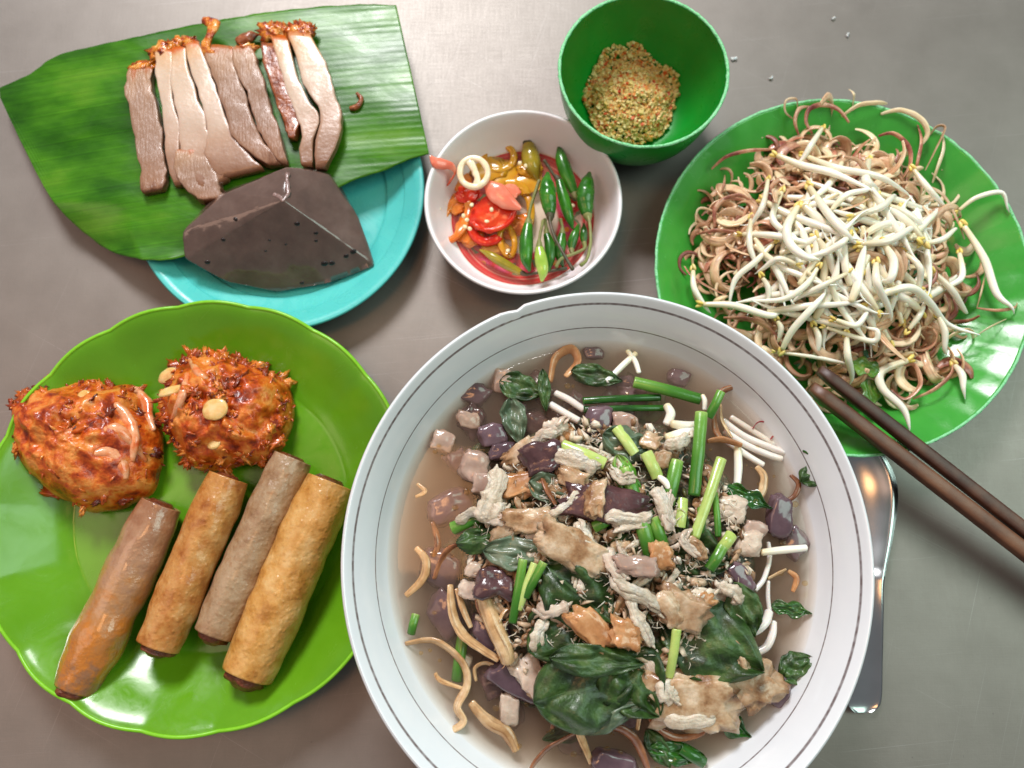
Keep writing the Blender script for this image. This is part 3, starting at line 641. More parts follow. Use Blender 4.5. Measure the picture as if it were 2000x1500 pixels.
for lab, mt, a, b_, hw, lift, sd in rolls:
    z = 1.75 + lift; A, B = P(a[0], a[1], z + .1), P(b_[0], b_[1], z + .15); r = hw * K(z, 1100)
    t = thing('spring_roll', lab, 'spring roll', ((A.x + B.x) / 2, (A.y + B.y) / 2, z - r), 'fried spring rolls on the lime plate')
    pts = [A.lerp(B, k / 7) + Vector((.07 * noise.noise(Vector((k, sd, 0))), 0, .06 * noise.noise(Vector((k, sd, 4))))) for k in range(8)]
    g = G(); tube(g, pts, [r * f for f in ((.86, .97, 1.02, .97, 1.0, 1.03, .97, .9) if sd != 1 else (.8, .95, 1.0, 1.03, .98, 1.06, .98, .8))], 56, 80, .92, rough=.075, rs=1.1, open_=(.09, .8), seed=sd, seam=.07)
    wr = g.build('wrapper', mt, t)
    g = G(); d = (B - A).normalized(); ext = {1.0: .35, 2.0: .28, 3.0: .3, 4.0: .42}[sd]
    tube(g, [A + d * .15, A.lerp(B, .5), B - d * .2, B + d * ext], [r * .72, r * .6, r * .72, r * .5], 20, 40, .95, rough=.35, rs=2.2, seed=sd)
    g.build('filling', 'roll_filling', t)
    if False:
        g = G()
        for k in range(26 if sd == 1 else 14):
            f = R.uniform(.35, 1.0) if sd == 1 else R.uniform(.5, 1); p = A.lerp(B, f); an = R.uniform(.5, 2.6); sd_ = d.cross(Vector((0, 0, 1))).normalized()
            p = p + sd_ * cos(an) * r * .98 + Vector((0, 0, sin(an) * r * .95)); q = R.uniform(.06, .2)
            blob(g, p, (q, q * .7, q * .4), Matrix.Rotation(R.uniform(0, 3), 3, 'Z'), 2, .3, 1.2, k)
        g.build('blisters', mt, t)

# ------------------------------------------------------------------ chopsticks and spoon
food('dark_wood', [(44, 26, 20), (70, 44, 34), (94, 62, 46)], scale=.5, rough=.45, bump=.4, bscale=3, stretch=(1, 1, 1), contrast=1.3)
food('light_wood', [(74, 44, 30), (100, 64, 44), (118, 80, 56)], scale=.5, rough=.42, bump=.4, bscale=3, contrast=1.3)
for lab, mt, a, b_, za, zb in (('upper dark brown wooden chopstick resting on the sprout plate', 'dark_wood', (1600, 722), (2000, 1035), 3.6, 2.45),
                              ('lower reddish brown wooden chopstick nearest the soup bowl', 'light_wood', (1584, 756), (2000, 1077), 3.55, 2.42)):
    A, B = P(a[0], a[1], za), P(b_[0], b_[1], zb); d = (B - A); E = A + d * (( za - .45) / (za - zb))
    g = G(); d.normalize(); nrm = Vector((0, 0, 1)) - d * d.z; nrm.normalize(); s_ = d.cross(nrm); rings = []
    nseg = 40
    for k in range(nseg):
        f = k / (nseg - 1); p = A.lerp(E, f); r = (.3 if mt == 'dark_wood' else .35) + .07 * min(1, f * 1.6); rg = []
        for i in range(20):
            an = 2 * pi * i / 20; ca, sa = cos(an), sin(an); ex = .55
            ca = math.copysign(abs(ca) ** ex, ca); sa = math.copysign(abs(sa) ** ex, sa)
            rr = r * (.8 if k in (0, nseg - 1) else 1); rg.append(p + s_ * ca * rr + nrm * sa * rr)
        rings.append(rg)
    g.rings(rings); tag(g.build('chopstick', mt), lab, 'chopstick', 'pair of chopsticks')
food('spoon_steel', [(176, 178, 178), (186, 188, 188)], scale=1, rough=.22, bump=0, metallic=1.0)
# bowl of the spoon: a shallow oval shell; handle: a dished strip
sp = spl([(1640, 828, .9, 16), (1646, 880, .95, 74), (1655, 950, 1.0, 98), (1668, 1040, 1.05, 78), (1684, 1130, 1.15, 44), (1690, 1200, 1.1, 36), (1690, 1290, .75, 34), (1688, 1370, .45, 33), (1687, 1393, .42, 16)], 70)
def spoon_part(k0, k1):
    g = G(); rings = []
    for k in range(k0, k1 + 1):
        px, py, z, hw_ = sp[k]; c = P(px, py, z); w_ = hw_ * K(z, py); dep = .32 * w_ if hw_ > 46 else .12 * w_ + .05; top, bot = [], []
        for i in range(17):
            u = -1 + i / 8; zz = dep * (abs(u) ** 2.2 - 1)
            top.append(c + Vector((u * w_, 0, zz))); bot.append(c + Vector((u * w_ * .985, 0, zz - .09)))
        rings.append(top + bot[::-1])
    g.rings(rings); return g
tag(spoon_part(0, 69).build('soup_spoon', 'spoon_steel'), 'shiny steel soup spoon tucked under the right side of the bowl', 'spoon')
# ------------------------------------------------------------------ chilli salt in the green bowl
food('salt_grains', [(206, 168, 92), (226, 196, 124), (236, 212, 150), (226, 160, 76), (222, 104, 44), (196, 54, 24)], scale=3, rough=.45, bump=.2, sss=.2, attr='c', attr_stops=[0, .3, .6, .8, .92, 1], mix=.15)
def saltz(x, y):
    d = sqrt((x - sc_.x) ** 2 + (y - sc_.y) ** 2); k = sr / 4.05
    inn = [(0, .45), (1.6, .5), (2.7, 1.05), (3.45, 2.3), (3.84, 3.9)]
    fl = 4
    for a, b_ in zip(inn, inn[1:]):
        if a[0] * k <= d <= b_[0] * k: fl = a[1] + (b_[1] - a[1]) * (d / k - a[0]) / (b_[0] - a[0])
    return fl
g = G(); scx = P(1236, 178, 1.7)
cv, cf = cube(1)
for i in range(3600):
    a = R.uniform(0, 2 * pi); q = sqrt(R.random()); lim = 2.55 + .35 * noise.noise(Vector((cos(a) * 1.7, sin(a) * 1.7, 2)))
    x, y = scx.x + cos(a) * q * lim, scx.y + sin(a) * q * lim
    pile = .62 + 1.15 * max(0, 1 - q * q) + .25 * noise.noise(Vector((x, y, 0)) * 1.3)
    z = max(saltz(x, y) + .03, pile * 1.0) + R.uniform(-.05, .08)
    if (x - sc_.x) ** 2 + (y - sc_.y) ** 2 > (sr * .9) ** 2: continue
    s = R.uniform(.045, .105) * (1.5 if R.random() < .06 else 1); rot = Euler((R.uniform(0, 3), R.uniform(0, 3), R.uniform(0, 3))).to_matrix(); b0 = len(g.v)
    g.cc = R.random() ** 1.1
    for v in cube(0)[0]: g.add(Vector((x, y, z)) + rot @ (v * s * R.uniform(.4, 1.0)))
    g.f += [tuple(k + b0 for k in f_) for f_ in cube(0)[1]]
o = g.build('chilli_salt', 'salt_grains', smooth=False); tag(o, 'coarse orange and yellow chilli salt heaped in the green bowl', 'salt', kind='stuff')

# ------------------------------------------------------------------ chilli dish contents
food('sauce', [(240, 226, 206), (244, 230, 212)], scale=1, rough=.05, bump=0)
def liquid(m, tint, amount):
    N, L, b = nodes(m); out = N['Material Output']; tr = N.new('ShaderNodeBsdfTransparent'); tr.inputs[0].default_value = tint
    gl = N.new('ShaderNodeBsdfGlossy'); gl.inputs['Roughness'].default_value = .04; fr = N.new('ShaderNodeFresnel'); fr.inputs[0].default_value = 1.33
    mx = N.new('ShaderNodeMixShader'); 
    ge = N.new('ShaderNodeNewGeometry'); om = N.new('ShaderNodeMath'); om.operation = 'SUBTRACT'; om.inputs[0].default_value = 1; L.new(ge.outputs['Backfacing'], om.inputs[1])
    fm = N.new('ShaderNodeMath'); fm.operation = 'MULTIPLY'; L.new(fr.outputs[0], fm.inputs[0]); L.new(om.outputs[0], fm.inputs[1]); L.new(fm.outputs[0], mx.inputs[0]); L.new(tr.outputs[0], mx.inputs[1]); L.new(gl.outputs[0], mx.inputs[2]); 
    if amount:
        m2 = N.new('ShaderNodeMixShader'); m2.inputs[0].default_value = amount; L.new(mx.outputs[0], m2.inputs[1]); L.new(b.outputs[0], m2.inputs[2]); L.new(m2.outputs[0], out.inputs[0])
    else: L.new(mx.outputs[0], out.inputs[0])
    return mx
liquid(MATS['sauce'], (1, .93, .82, 1), .06)
g = G(); rs = 3.72 * dr / 4.87; g.rings([[dc + Vector((r * cos(2 * pi * i / 72), r * sin(2 * pi * i / 72), 1.02 + .012 * noise.noise(Vector((r * cos(i * .087), r * sin(i * .087), 0)) * 2))) for i in range(72)] for r in (.01, 1, 2, 3, rs)], cap1=False)
tag(g.build('dipping_sauce', 'sauce'), 'thin clear pickling liquid round the sliced chillies', None, kind='stuff')
food('chilli_green', [(22, 74, 12), (40, 104, 20), (64, 132, 30)], scale=.8, rough=.26, bump=.3, bscale=1.6, sss=.15, coat=.2, rnd=.18, contrast=1.2, bdist=.06)
food('chilli_lime', [(140, 176, 60), (168, 200, 84), (190, 212, 110)], scale=.8, rough=.18, bump=.15, bscale=2, sss=.25, coat=.4)
food('chilli_olive', [(120, 112, 20), (156, 138, 36), (170, 120, 30)], scale=.6, rough=.2, bump=.15, bscale=2, sss=.2, coat=.3)
food('chilli_stem', [(104, 116, 50), (130, 134, 76), (112, 96, 70)], scale=2, rough=.5, bump=.5, bscale=8)
food('stem_dark', [(46, 44, 26), (70, 66, 40), (96, 78, 66)], scale=2, rough=.5, bump=.5, bscale=8)
for nm, c1, c2, c3 in (('chilli_red', (196, 24, 8), (216, 44, 14), (226, 78, 30)), ('chilli_orange', (214, 96, 22), (226, 128, 44), (232, 156, 70)), ('chilli_yellow', (196, 128, 14), (208, 150, 32), (206, 164, 54)), ('chilli_pink', (226, 96, 72), (236, 130, 104), (240, 160, 134)), ('chilli_cream', (238, 212, 170), (246, 230, 200), (250, 240, 220))):
    food(nm, [c1, c2, c3], scale=.9, rough=.2, bump=.15, bscale=4, sss=.35, coat=.35)
ZC = lambda x, y: (800 + x / 3.75, 180 + y / 3.75)
def zc(x, y, z): return P(*ZC(x, y), z)
peppers = [  # label, mat, pod pts, half width (zoom px), z list, stem pts, stem mat, wrinkle
 ('dark green chilli lying highest at the right back, no stalk showing', 'chilli_green', [(1095, 385), (1110, 480), (1150, 600), (1205, 735)], 58, 1.5, [(1205, 735), (1212, 770)], 'chilli_stem', .03),
 ('wrinkled green chilli with a purple stalk, topmost of the heap', 'chilli_green', [(1012, 590), (1005, 680), (1015, 780), (1028, 890)], 70, 2.5, [(1028, 890), (1030, 960), (1062, 1060), (1120, 1170), (1195, 1300)], 'stem_dark', .16),
 ('slim green chilli pointing down between two fat ones', 'chilli_green', [(1195, 1000), (1165, 900), (1130, 780), (1095, 650)], 50, 1.8, [(1095, 650), (1060, 610), (1020, 550), (985, 500)], 'stem_dark', .03),
 ('fat wrinkled green chilli at the right wall with a pale stalk', 'chilli_green', [(1318, 590), (1298, 680), (1286, 780), (1300, 890)], 74, 2.3, [(1300, 890), (1318, 960), (1325, 1100), (1300, 1220), (1255, 1268)], 'chilli_stem', .14),
 ('smooth dark green chilli at the left of the heap, stalk upward', 'chilli_green', [(880, 1310), (855, 1220), (855, 1090), (868, 970)], 58, 1.9, [(868, 970), (875, 890), (905, 780), (950, 645)], 'chilli_stem', .02),
 ('pale lime chilli at the front of the heap', 'chilli_lime', [(968, 1385), (975, 1310), (962, 1220), (950, 1140)], 52, 2.3, [(950, 1140), (950, 1080), (965, 1000), (978, 940)], 'chilli_stem', .03),
 ('deep green chilli half hidden behind the pale lime one', 'chilli_green', [(1020, 1310), (1030, 1220), (1025, 1120), (1005, 1040)], 44, 1.6, [(1005, 1040), (1000, 990), (990, 930)], 'chilli_stem', .03),
 ('mid green chilli under the crossing stalks', 'chilli_green', [(1125, 1280), (1100, 1200), (1108, 1110), (1118, 1040)], 44, 1.5, [(1118, 1040), (1118, 990), (1105, 930)], 'chilli_stem', .03),
 ('short green chilli with its tip up near the right wall', 'chilli_green', [(1235, 970), (1215, 1030), (1195, 1090), (1185, 1145)], 40, 1.5, [(1185, 1145), (1190, 1180)], 'chilli_stem', .03),
 ('tiny ridged pale green chilli under the fat one', 'chilli_green', [(1275, 960), (1278, 1010), (1275, 1060), (1278, 1100)], 32, 1.5, [(1278, 1100), (1280, 1145), (1200, 1185), (1110, 1220), (1075, 1280)], 'chilli_stem', .1),
 ('brownish olive chilli sunk along the front edge', 'chilli_olive', [(515, 1155), (600, 1200), (700, 1260), (815, 1320)], 40, 1.25, [(815, 1320), (850, 1335), (960, 1320), (1150, 1290)], 'stem_dark', .03),
 ('blunt olive yellow pickled chilli at the back, stalk up the wall', 'chilli_olive', [(935, 640), (905, 560), (885, 470), (870, 385)], 78, 1.2, [(870, 385), (840, 350), (800, 300), (765, 268)], 'stem_dark', .03),
]
for i, (lab, mt, pod, hw, z, stem, sm, wr) in enumerate(peppers):
    k = K(z, 420) / 3.75; r = hw * k * .88; t = thing('green_chilli' if mt != 'chilli_olive' else 'pickled_chilli', lab, 'chilli', zc(*pod[1], z - r), 'whole chillies in the white dish')
    g = G(); tube(g, spl([tuple(zc(x, y, z - .15 * (j == 0))) for j, (x, y) in enumerate(pod)], 13), [r * f * (1 + (.05 * noise.noise(Vector((q * .9, i * 3.1, 0))) if wr > .08 else 0)) for q, f in enumerate(q_[0] for q_ in spl([(.2,), (.86,), (1.0,), (.66,)], 13))], 18, 52, .92, rough=wr, rs=3.0, seed=i * 5); g.build('pod', mt, t)
    g = G(); a, b_ = zc(*stem[0], z), zc(*stem[1], z + .06); d = (b_ - a)
    tube(g, [a - d.normalized() * .12, a + d.normalized() * .1, a + d.normalized() * .38], [r * .58, r * .56, r * .3], 12, 12, .95, rough=.2, rs=6); g.build('calyx', 'chilli_stem' if sm == 'chilli_stem' else sm, t)
    zl = .62 if i in (3, 1) else .15
    g = G(); tube(g, [zc(x, y, z + .04 + zl * .3 * j) for j, (x, y) in enumerate(stem)], [.13] + [.085] * (len(stem) - 2) + [.1], 8, 30, rough=.2, rs=5); g.build('stem', sm, t)
def ring_slice(lab, mt, cx, cy, rx, ry, wall, th, z, tilt=(0, 0), rot=0.0, bar=False, holes=None, a0=0, a1=2 * pi, name='chilli_slice'):
    k = K(z, 420) / 3.75; c = zc(cx, cy, z); rm = Euler((tilt[0], tilt[1], rot)).to_matrix(); n = 56; full = a1 - a0 > 6.2
    t = thing(name, lab, 'chilli slice', c - Vector((0, 0, .1)), 'chilli slices in the white dish') if bar else None
    g = G(); rings = []
    for i in range(n if full else n):
        a = a0 + (a1 - a0) * i / (n if full else n - 1); wl = wall * (1 + .15 * noise.noise(Vector((cos(a) * 1.5, sin(a) * 1.5, cx))))
        rg = []
        for j in range(10):
            b_ = 2 * pi * j / 10; ca, sa = cos(b_), sin(b_); ca = math.copysign(abs(ca) ** .7, ca); sa = math.copysign(abs(sa) ** .7, sa)
            rr = -wl * .5 + ca * wl * .5
            rg.append(c + rm @ Vector(((rx + rr) * k * cos(a), (ry + rr) * k * sin(a), sa * th * .5 + .05 * noise.noise(Vector((cos(a), sin(a), cy)) * 2))))
        rings.append(rg)
    if full: rings.append(rings[0])
    g.rings(rings, cap0=not full, cap1=not full)
    o = g.build('flesh' if t else name, mt, t)
    if not t: tag(o, lab, 'chilli slice', 'chilli slices in the white dish')
    else:
        g = G(); p = [c + rm @ Vector((-.55 * rx * k * 0, (-ry + wall * .6) * k * 1, 0)), c + rm @ Vector((.1, 0, .04)), c + rm @ Vector((-.05, (ry - wall * .6) * k, 0))]
        tube(g, p, [.2, .17, .28], 8, 20, .6, rough=.5, rs=4); g.build('pith', mt, t)
disc_i = [0]
def disc_slice(lab, mt, cx, cy, rx, ry, th, z, tilt, rot):
    c = zc(cx, cy, z); k = K(z, 420) / 3.75; g = G(); blob(g, c, (rx * k, ry * k, th), Euler((tilt[0], tilt[1], rot)).to_matrix(), 4, .3, 1.6, cx, ); 
    tag(g.build('chilli_slice', mt), lab, 'chilli slice', 'chilli slices in the white dish')
fill = [(560, 560, 150, 100, 'chilli_yellow', 1.0), (700, 620, 150, 110, 'chilli_yellow', .95), (860, 660, 90, 130, 'chilli_yellow', .95), (440, 1010, 110, 120, 'chilli_orange', 1.0), (330, 800, 90, 110, 'chilli_orange', 1.0), (780, 980, 80, 120, 'chilli_orange', .9), (640, 1130, 100, 60, 'chilli_yellow', .85), (380, 660, 80, 80, 'chilli_orange', 1.0), (880, 560, 70, 90, 'chilli_yellow', 1.1)]
for i, (x, y, rx, ry, mt, z) in enumerate(fill):
    c = zc(x, y, z); k = K(z, 420) / 3.75; g = G(); blob(g, c, (rx * k, ry * k, .12), Euler((R.uniform(-.15, .15), R.uniform(-.15, .15), i)).to_matrix(), 3, .45, 1.5, x)
    tag(g.build('chilli_slice', mt), 'soft amber chilli slice sunk in the liquid under the others', 'chilli slice', 'sunken chilli slices in the white dish')
ring_slice('large orange chilli ring lying flat at the back', 'chilli_yellow', 655, 480, 138, 130, 52, .28, 1.05, (0, 0), .2)
ring_slice('orange yellow ring edge tucked behind the cream ring', 'chilli_yellow', 470, 545, 125, 110, 45, .25, 1.0, (0, 0), 0, a0=.6, a1=3.2)
ring_slice('yellow curved chilli strip below the back ring', 'chilli_yellow', 740, 760, 150, 130, 70, .25, 1.1, (.1, 0), 0, a0=.1, a1=1.9)
ring_slice('tall orange chilli ring along the left wall', 'chilli_orange', 330, 930, 120, 205, 62, .3, 1.15, (0, -.2), -.35)
ring_slice('yellow orange chilli loop at the front middle', 'chilli_yellow', 715, 1090, 75, 140, 46, .26, 1.05, (0, 0), .15)
ring_slice('orange chilli arc between the loop and green heap', 'chilli_yellow', 800, 880, 120, 190, 56, .24, 1.0, (0, 0), 0, a0=-1.3, a1=1.2)
disc_slice('bright red chilli piece under the cream ring', 'chilli_red', 425, 745, 85, 75, .2, 1.35, (.2, 0), .3)
ring_slice('red chilli arc at the lower left of the slices', 'chilli_red', 560, 1010, 140, 120, 75, .3, 1.2, (.1, 0), -.35, a0=2.7, a1=6.1)
disc_slice('pinkish red round chilli end behind the salmon spear', 'chilli_pink', 715, 735, 98, 84, .2, 1.75, (-.4, .3), .4)
disc_slice('broad red orange chilli slice in the middle of the heap', 'chilli_red', 612, 890, 172, 132, .17, 1.65, (.15, -.1), .25)
ring_slice('red chilli rim arc on the broad slice', 'chilli_red', 612, 890, 176, 136, 34, .3, 1.68, (.15, -.1), .25, a0=3.3, a1=6.6)
g = G(); tube(g, [zc(x, y, z) for x, y, z in ((555, 650, 2.2), (620, 720, 2.25), (700, 790, 2.2), (815, 855, 2.1))], [.1, .5, .48, .1], 12, 26, .32, up=(0, -.3, 1), rough=.12); tag(g.build('chilli_slice', 'chilli_pink'), 'salmon pink pointed chilli spear across the heap', 'chilli slice', 'chilli slices in the white dish')
g = G(); tube(g, [zc(x, y, z) for x, y, z in ((150, 465, 3.35), (200, 520, 3.2), (290, 535, 2.9), (335, 580, 2.4), (300, 650, 1.8), (265, 700, 1.3))], [.05, .26, .22, .14, .2, .08], 10, 30, .3, rough=.3); tag(g.build('chilli_slice', 'chilli_pink'), 'curly salmon chilli sliver hooked over the left rim', 'chilli slice', 'chilli slices in the white dish')
ring_slice('cream coloured chilli ring with two holes on top', 'chilli_cream', 470, 590, 126, 132, 46, .34, 2.45, (.12, -.1), .3, bar=True)
food('chilli_seed', [(226, 206, 158), (240, 226, 188)], scale=3, rough=.35, bump=.1, sss=.3, coat=.3)
g = G(); blob(g, (0, 0, 0), (.13, .11, .05), None, 2, .15, 1.2, 3); seed0 = None
for i, (x, y, z) in enumerate([(395, 905, 1.95), (420, 935, 2.0), (405, 985, 1.9), (440, 1000, 1.85), (565, 945, 2.0), (455, 825, 1.9), (808, 520, 1.35), (868, 500, 1.4), (850, 540, 1.4), (215, 855, 1.6), (720, 1160, 1.3), (600, 860, 2.0), (1195, 830, 1.2)]):
    if seed0 is None:
        seed0 = g.build('chilli_seed', 'chilli_seed', origin=(0, 0, 0)); s = seed0
        tag(s, 'flat cream chilli seed stuck on the sliced chillies', 'chilli seed', 'loose chilli seeds')
    else: s = seed0.copy(); COL.objects.link(s)
    s.location = zc(x, y, z + .08) * CM; s.rotation_euler = (R.uniform(-.3, .3), R.uniform(-.3, .3), R.uniform(0, 3))
# ------------------------------------------------------------------ heap of sprouts and banana blossom
food('sprout_white', [(222, 210, 172), (240, 236, 218), (246, 244, 234)], scale=.7, rough=.2, bump=.1, bscale=5, sss=.35, coat=.35, attr='t', attr_stops=[0, .3, 1], mix=.5, rnd=.1)
food('sprout_head', [(214, 180, 70), (230, 206, 116), (234, 220, 160)], scale=1.5, rough=.32, bump=.2, sss=.3, rnd=.12)
food('blossom_tan', [(190, 146, 112), (218, 182, 146), (234, 208, 176)], scale=1.3, rough=.35, bump=.45, bscale=9, sss=.25, coat=.2, rnd=.22, contrast=1.3)
food('blossom_purple', [(122, 56, 52), (170, 106, 86), (206, 156, 124), (220, 180, 148)], scale=.9, rough=.32, bump=.4, bscale=9, sss=.2, coat=.25, rnd=.2, contrast=1.4)
food('blossom_cream', [(214, 184, 140), (232, 210, 172), (240, 224, 196)], scale=1.2, rough=.32, bump=.3, bscale=9, sss=.3, coat=.2, rnd=.12)
def fibre_lines(m, col, k, n_=9.0):
    # fibres running along a shred (its own colour grain, laid round the strip)
    N, L, b = nodes(m); at = N.new('ShaderNodeAttribute'); at.attribute_name = 'u'; tt = N.new('ShaderNodeAttribute'); tt.attribute_name = 't'
    cx = N.new('ShaderNodeCombineXYZ'); a = N.new('ShaderNodeMath'); a.operation = 'MULTIPLY'; a.inputs[1].default_value = n_ * 2; L.new(at.outputs['Fac'], a.inputs[0]); L.new(a.outputs[0], cx.inputs[0])
    c = N.new('ShaderNodeMath'); c.operation = 'MULTIPLY'; c.inputs[1].default_value = 2.5; L.new(tt.outputs['Fac'], c.inputs[0]); L.new(c.outputs[0], cx.inputs[1])
    oi = N.new('ShaderNodeObjectInfo'); d = N.new('ShaderNodeMath'); d.operation = 'MULTIPLY'; d.inputs[1].default_value = 50; L.new(oi.outputs['Random'], d.inputs[0]); L.new(d.outputs[0], cx.inputs[2])
    nz = N.new('ShaderNodeTexNoise'); nz.inputs['Scale'].default_value = 1; nz.inputs['Detail'].default_value = 2; L.new(cx.outputs[0], nz.inputs['Vector'])
    r = N.new('ShaderNodeMapRange'); r.inputs['From Min'].default_value = .5; r.inputs['From Max'].default_value = .72; r.inputs['To Max'].default_value = k; L.new(nz.outputs['Fac'], r.inputs['Value'])
    x = N.new('ShaderNodeMix'); x.data_type = 'RGBA'; L.new(r.outputs[0], x.inputs[0]); L.new(b.inputs['Base Color'].links[0].from_socket, x.inputs[6]); x.inputs[7].default_value = lin(col); L.new(x.outputs[2], b.inputs['Base Color'])
for nm, c_ in (('blossom_tan', (130, 84, 60)), ('blossom_cream', (178, 134, 96)), ('blossom_purple', (98, 40, 40))): fibre_lines(MATS[nm], c_, .7)
mc = P(1636, 500, 2.5)
def heap(x, y):
    dx, dy = (x - mc.x) / 6.3, (y - mc.y) / 6.1; q = dx * dx + dy * dy
    return .62 + 3.7 * exp(-(q ** 1.25) * 1.15) + max(0, sqrt((x - gc.x) ** 2 + (y - gc.y) ** 2) - 5.8) * .42
def orient(o, p, yaw, half, roll, lift):
    d = Vector((cos(yaw), sin(yaw), 0)); a, b_ = p - d * half, p + d * half
    za, zb = heap(a.x, a.y), heap(b_.x, b_.y); d3 = (Vector((b_.x, b_.y, zb)) - Vector((a.x, a.y, za))).normalized()
    side = Vector((0, 0, 1)).cross(d3).normalized(); up = d3.cross(side)
    m = Matrix((d3, side, up)).transposed() @ Matrix.Rotation(roll, 3, 'X')
    o.rotation_euler = m.to_euler(); o.location = Vector((p.x, p.y, max(heap(p.x, p.y), (za + zb) / 2) + lift)) * CM
# blossom shreds: curled ribbons, variants then copies
var = []
BL = 'curled shred of banana blossom in the heap on the green plate'; BG = 'banana blossom shreds on the green plate'
for i in range(16):
    rad = R.uniform(.45, 1.35); span = R.uniform(1.6, 5.2); pitch = R.uniform(-.5, .5); pts = []
    for k in range(9):
        f = k / 8; a = span * f; rr = rad * (1 - .35 * f * (i % 3 == 0)); pts.append(Vector((rr * cos(a) - rad * .3, rr * sin(a) - rad * .4, pitch * f * .8 + .12 * sin(f * 5 + i))))
    g = G(); wd_ = R.uniform(.12, .32) ; up = (0, 0, 1) if i % 2 else (cos(i), sin(i), .5)
    tube(g, pts, [wd_ * .35, wd_ * .9, wd_, wd_ * .9, wd_ * .4], 8, 30, R.choice([.22, .3, .45]), up=up, rough=.15, rs=3, seed=i)
    o = g.build('blossom_shred', ['blossom_tan', 'blossom_cream', 'blossom_purple', 'blossom_tan'][i % 4], origin=(0, 0, 0)); tag(o, BL, 'blossom shred', BG); o['look'] = ['tan', 'cream', 'purplish', 'brown'][i % 4] + (' tightly' if span > 3.6 else ' loosely' if span > 2.4 else ' barely'); var.append(o)
used = set()
def scatter(src, p, yaw, half, roll, lift):
    o = src if src.name not in used else copy_thing(src); used.add(src.name); orient(o, p, yaw, half, roll, lift)
    if 'look' in o: o['label'] = f"{o['look']} curled blossom shred {where(p.x, p.y, mc, 'the sprout heap')}"
    else: o['label'] = f"{o['size']} white bean sprout {where(p.x, p.y, mc, 'the sprout heap')}"
    return o
for i in range(235):
    a = R.uniform(0, 2 * pi); q = sqrt(R.random())
    rr = 7.0 * (q if i % 3 else .55 + .45 * q); p = Vector((mc.x + rr * cos(a) * 1.0, mc.y + rr * sin(a) * .98, 0))
    if i < 70: p = Vector((mc.x + R.gauss(.4, 2.2), mc.y + 4.6 + R.gauss(0, 1.0), 0))
    elif i < 100: p = Vector((mc.x - 5.2 + R.gauss(0, .6), mc.y + R.gauss(1.4, 1.2), 0))
    elif i < 140: p = Vector((mc.x + 2.4 + R.gauss(0, 2.2), mc.y - 5.0 + R.gauss(0, .8), 0))
    if (p - Vector((gc.x, gc.y, 0))).length > 7.8 or (p.x - bc.x) ** 2 + (p.y - bc.y) ** 2 < (br + .6) ** 2: continue
    scatter(R.choice(var), p, R.uniform(0, 2 * pi), .8, R.uniform(-1.2, 1.2), R.uniform(-.25, .25))
g = G()                                              # the uncountable tangle below
for i in range(520):
    a = R.uniform(0, 2 * pi); rr = 6.9 * sqrt(R.random()); c = Vector((mc.x + rr * cos(a), mc.y + rr * sin(a), 0)); 
    if (c - Vector((gc.x, gc.y, 0))).length > 7.4: continue
    c.z = heap(c.x, c.y) - R.uniform(.1, .75); c.z = max(c.z, .75); rad = R.uniform(.3, 1.0); a0 = R.uniform(0, 6); sp_ = R.uniform(1.5, 4.5); g.cc = R.random()
    pts = [c + Vector((rad * (cos(a0 + sp_ * k / 5) - cos(a0)), rad * (sin(a0 + sp_ * k / 5) - sin(a0)), .15 * sin(k + i))) for k in range(6)]
    tube(g, pts, [.04, R.uniform(.08, .2), .05], 6, 14, .4, seed=i)
food('blossom_tangle', [(120, 62, 52), (190, 144, 110), (218, 184, 146), (236, 212, 178)], scale=2, rough=.4, bump=.3, sss=.2, attr='c', attr_stops=[0, .3, .7, 1], mix=.2)
tag(g.build('blossom_tangle', 'blossom_tangle'), 'dense tangle of banana blossom shreds filling the green plate', None, kind='stuff')
ZS = lambda x, y: (1260 + x / 2.0838, 160 + y / 2.0838)
def on_heap(x, y, lift): return PS(*ZS(x, y), heap, lift)
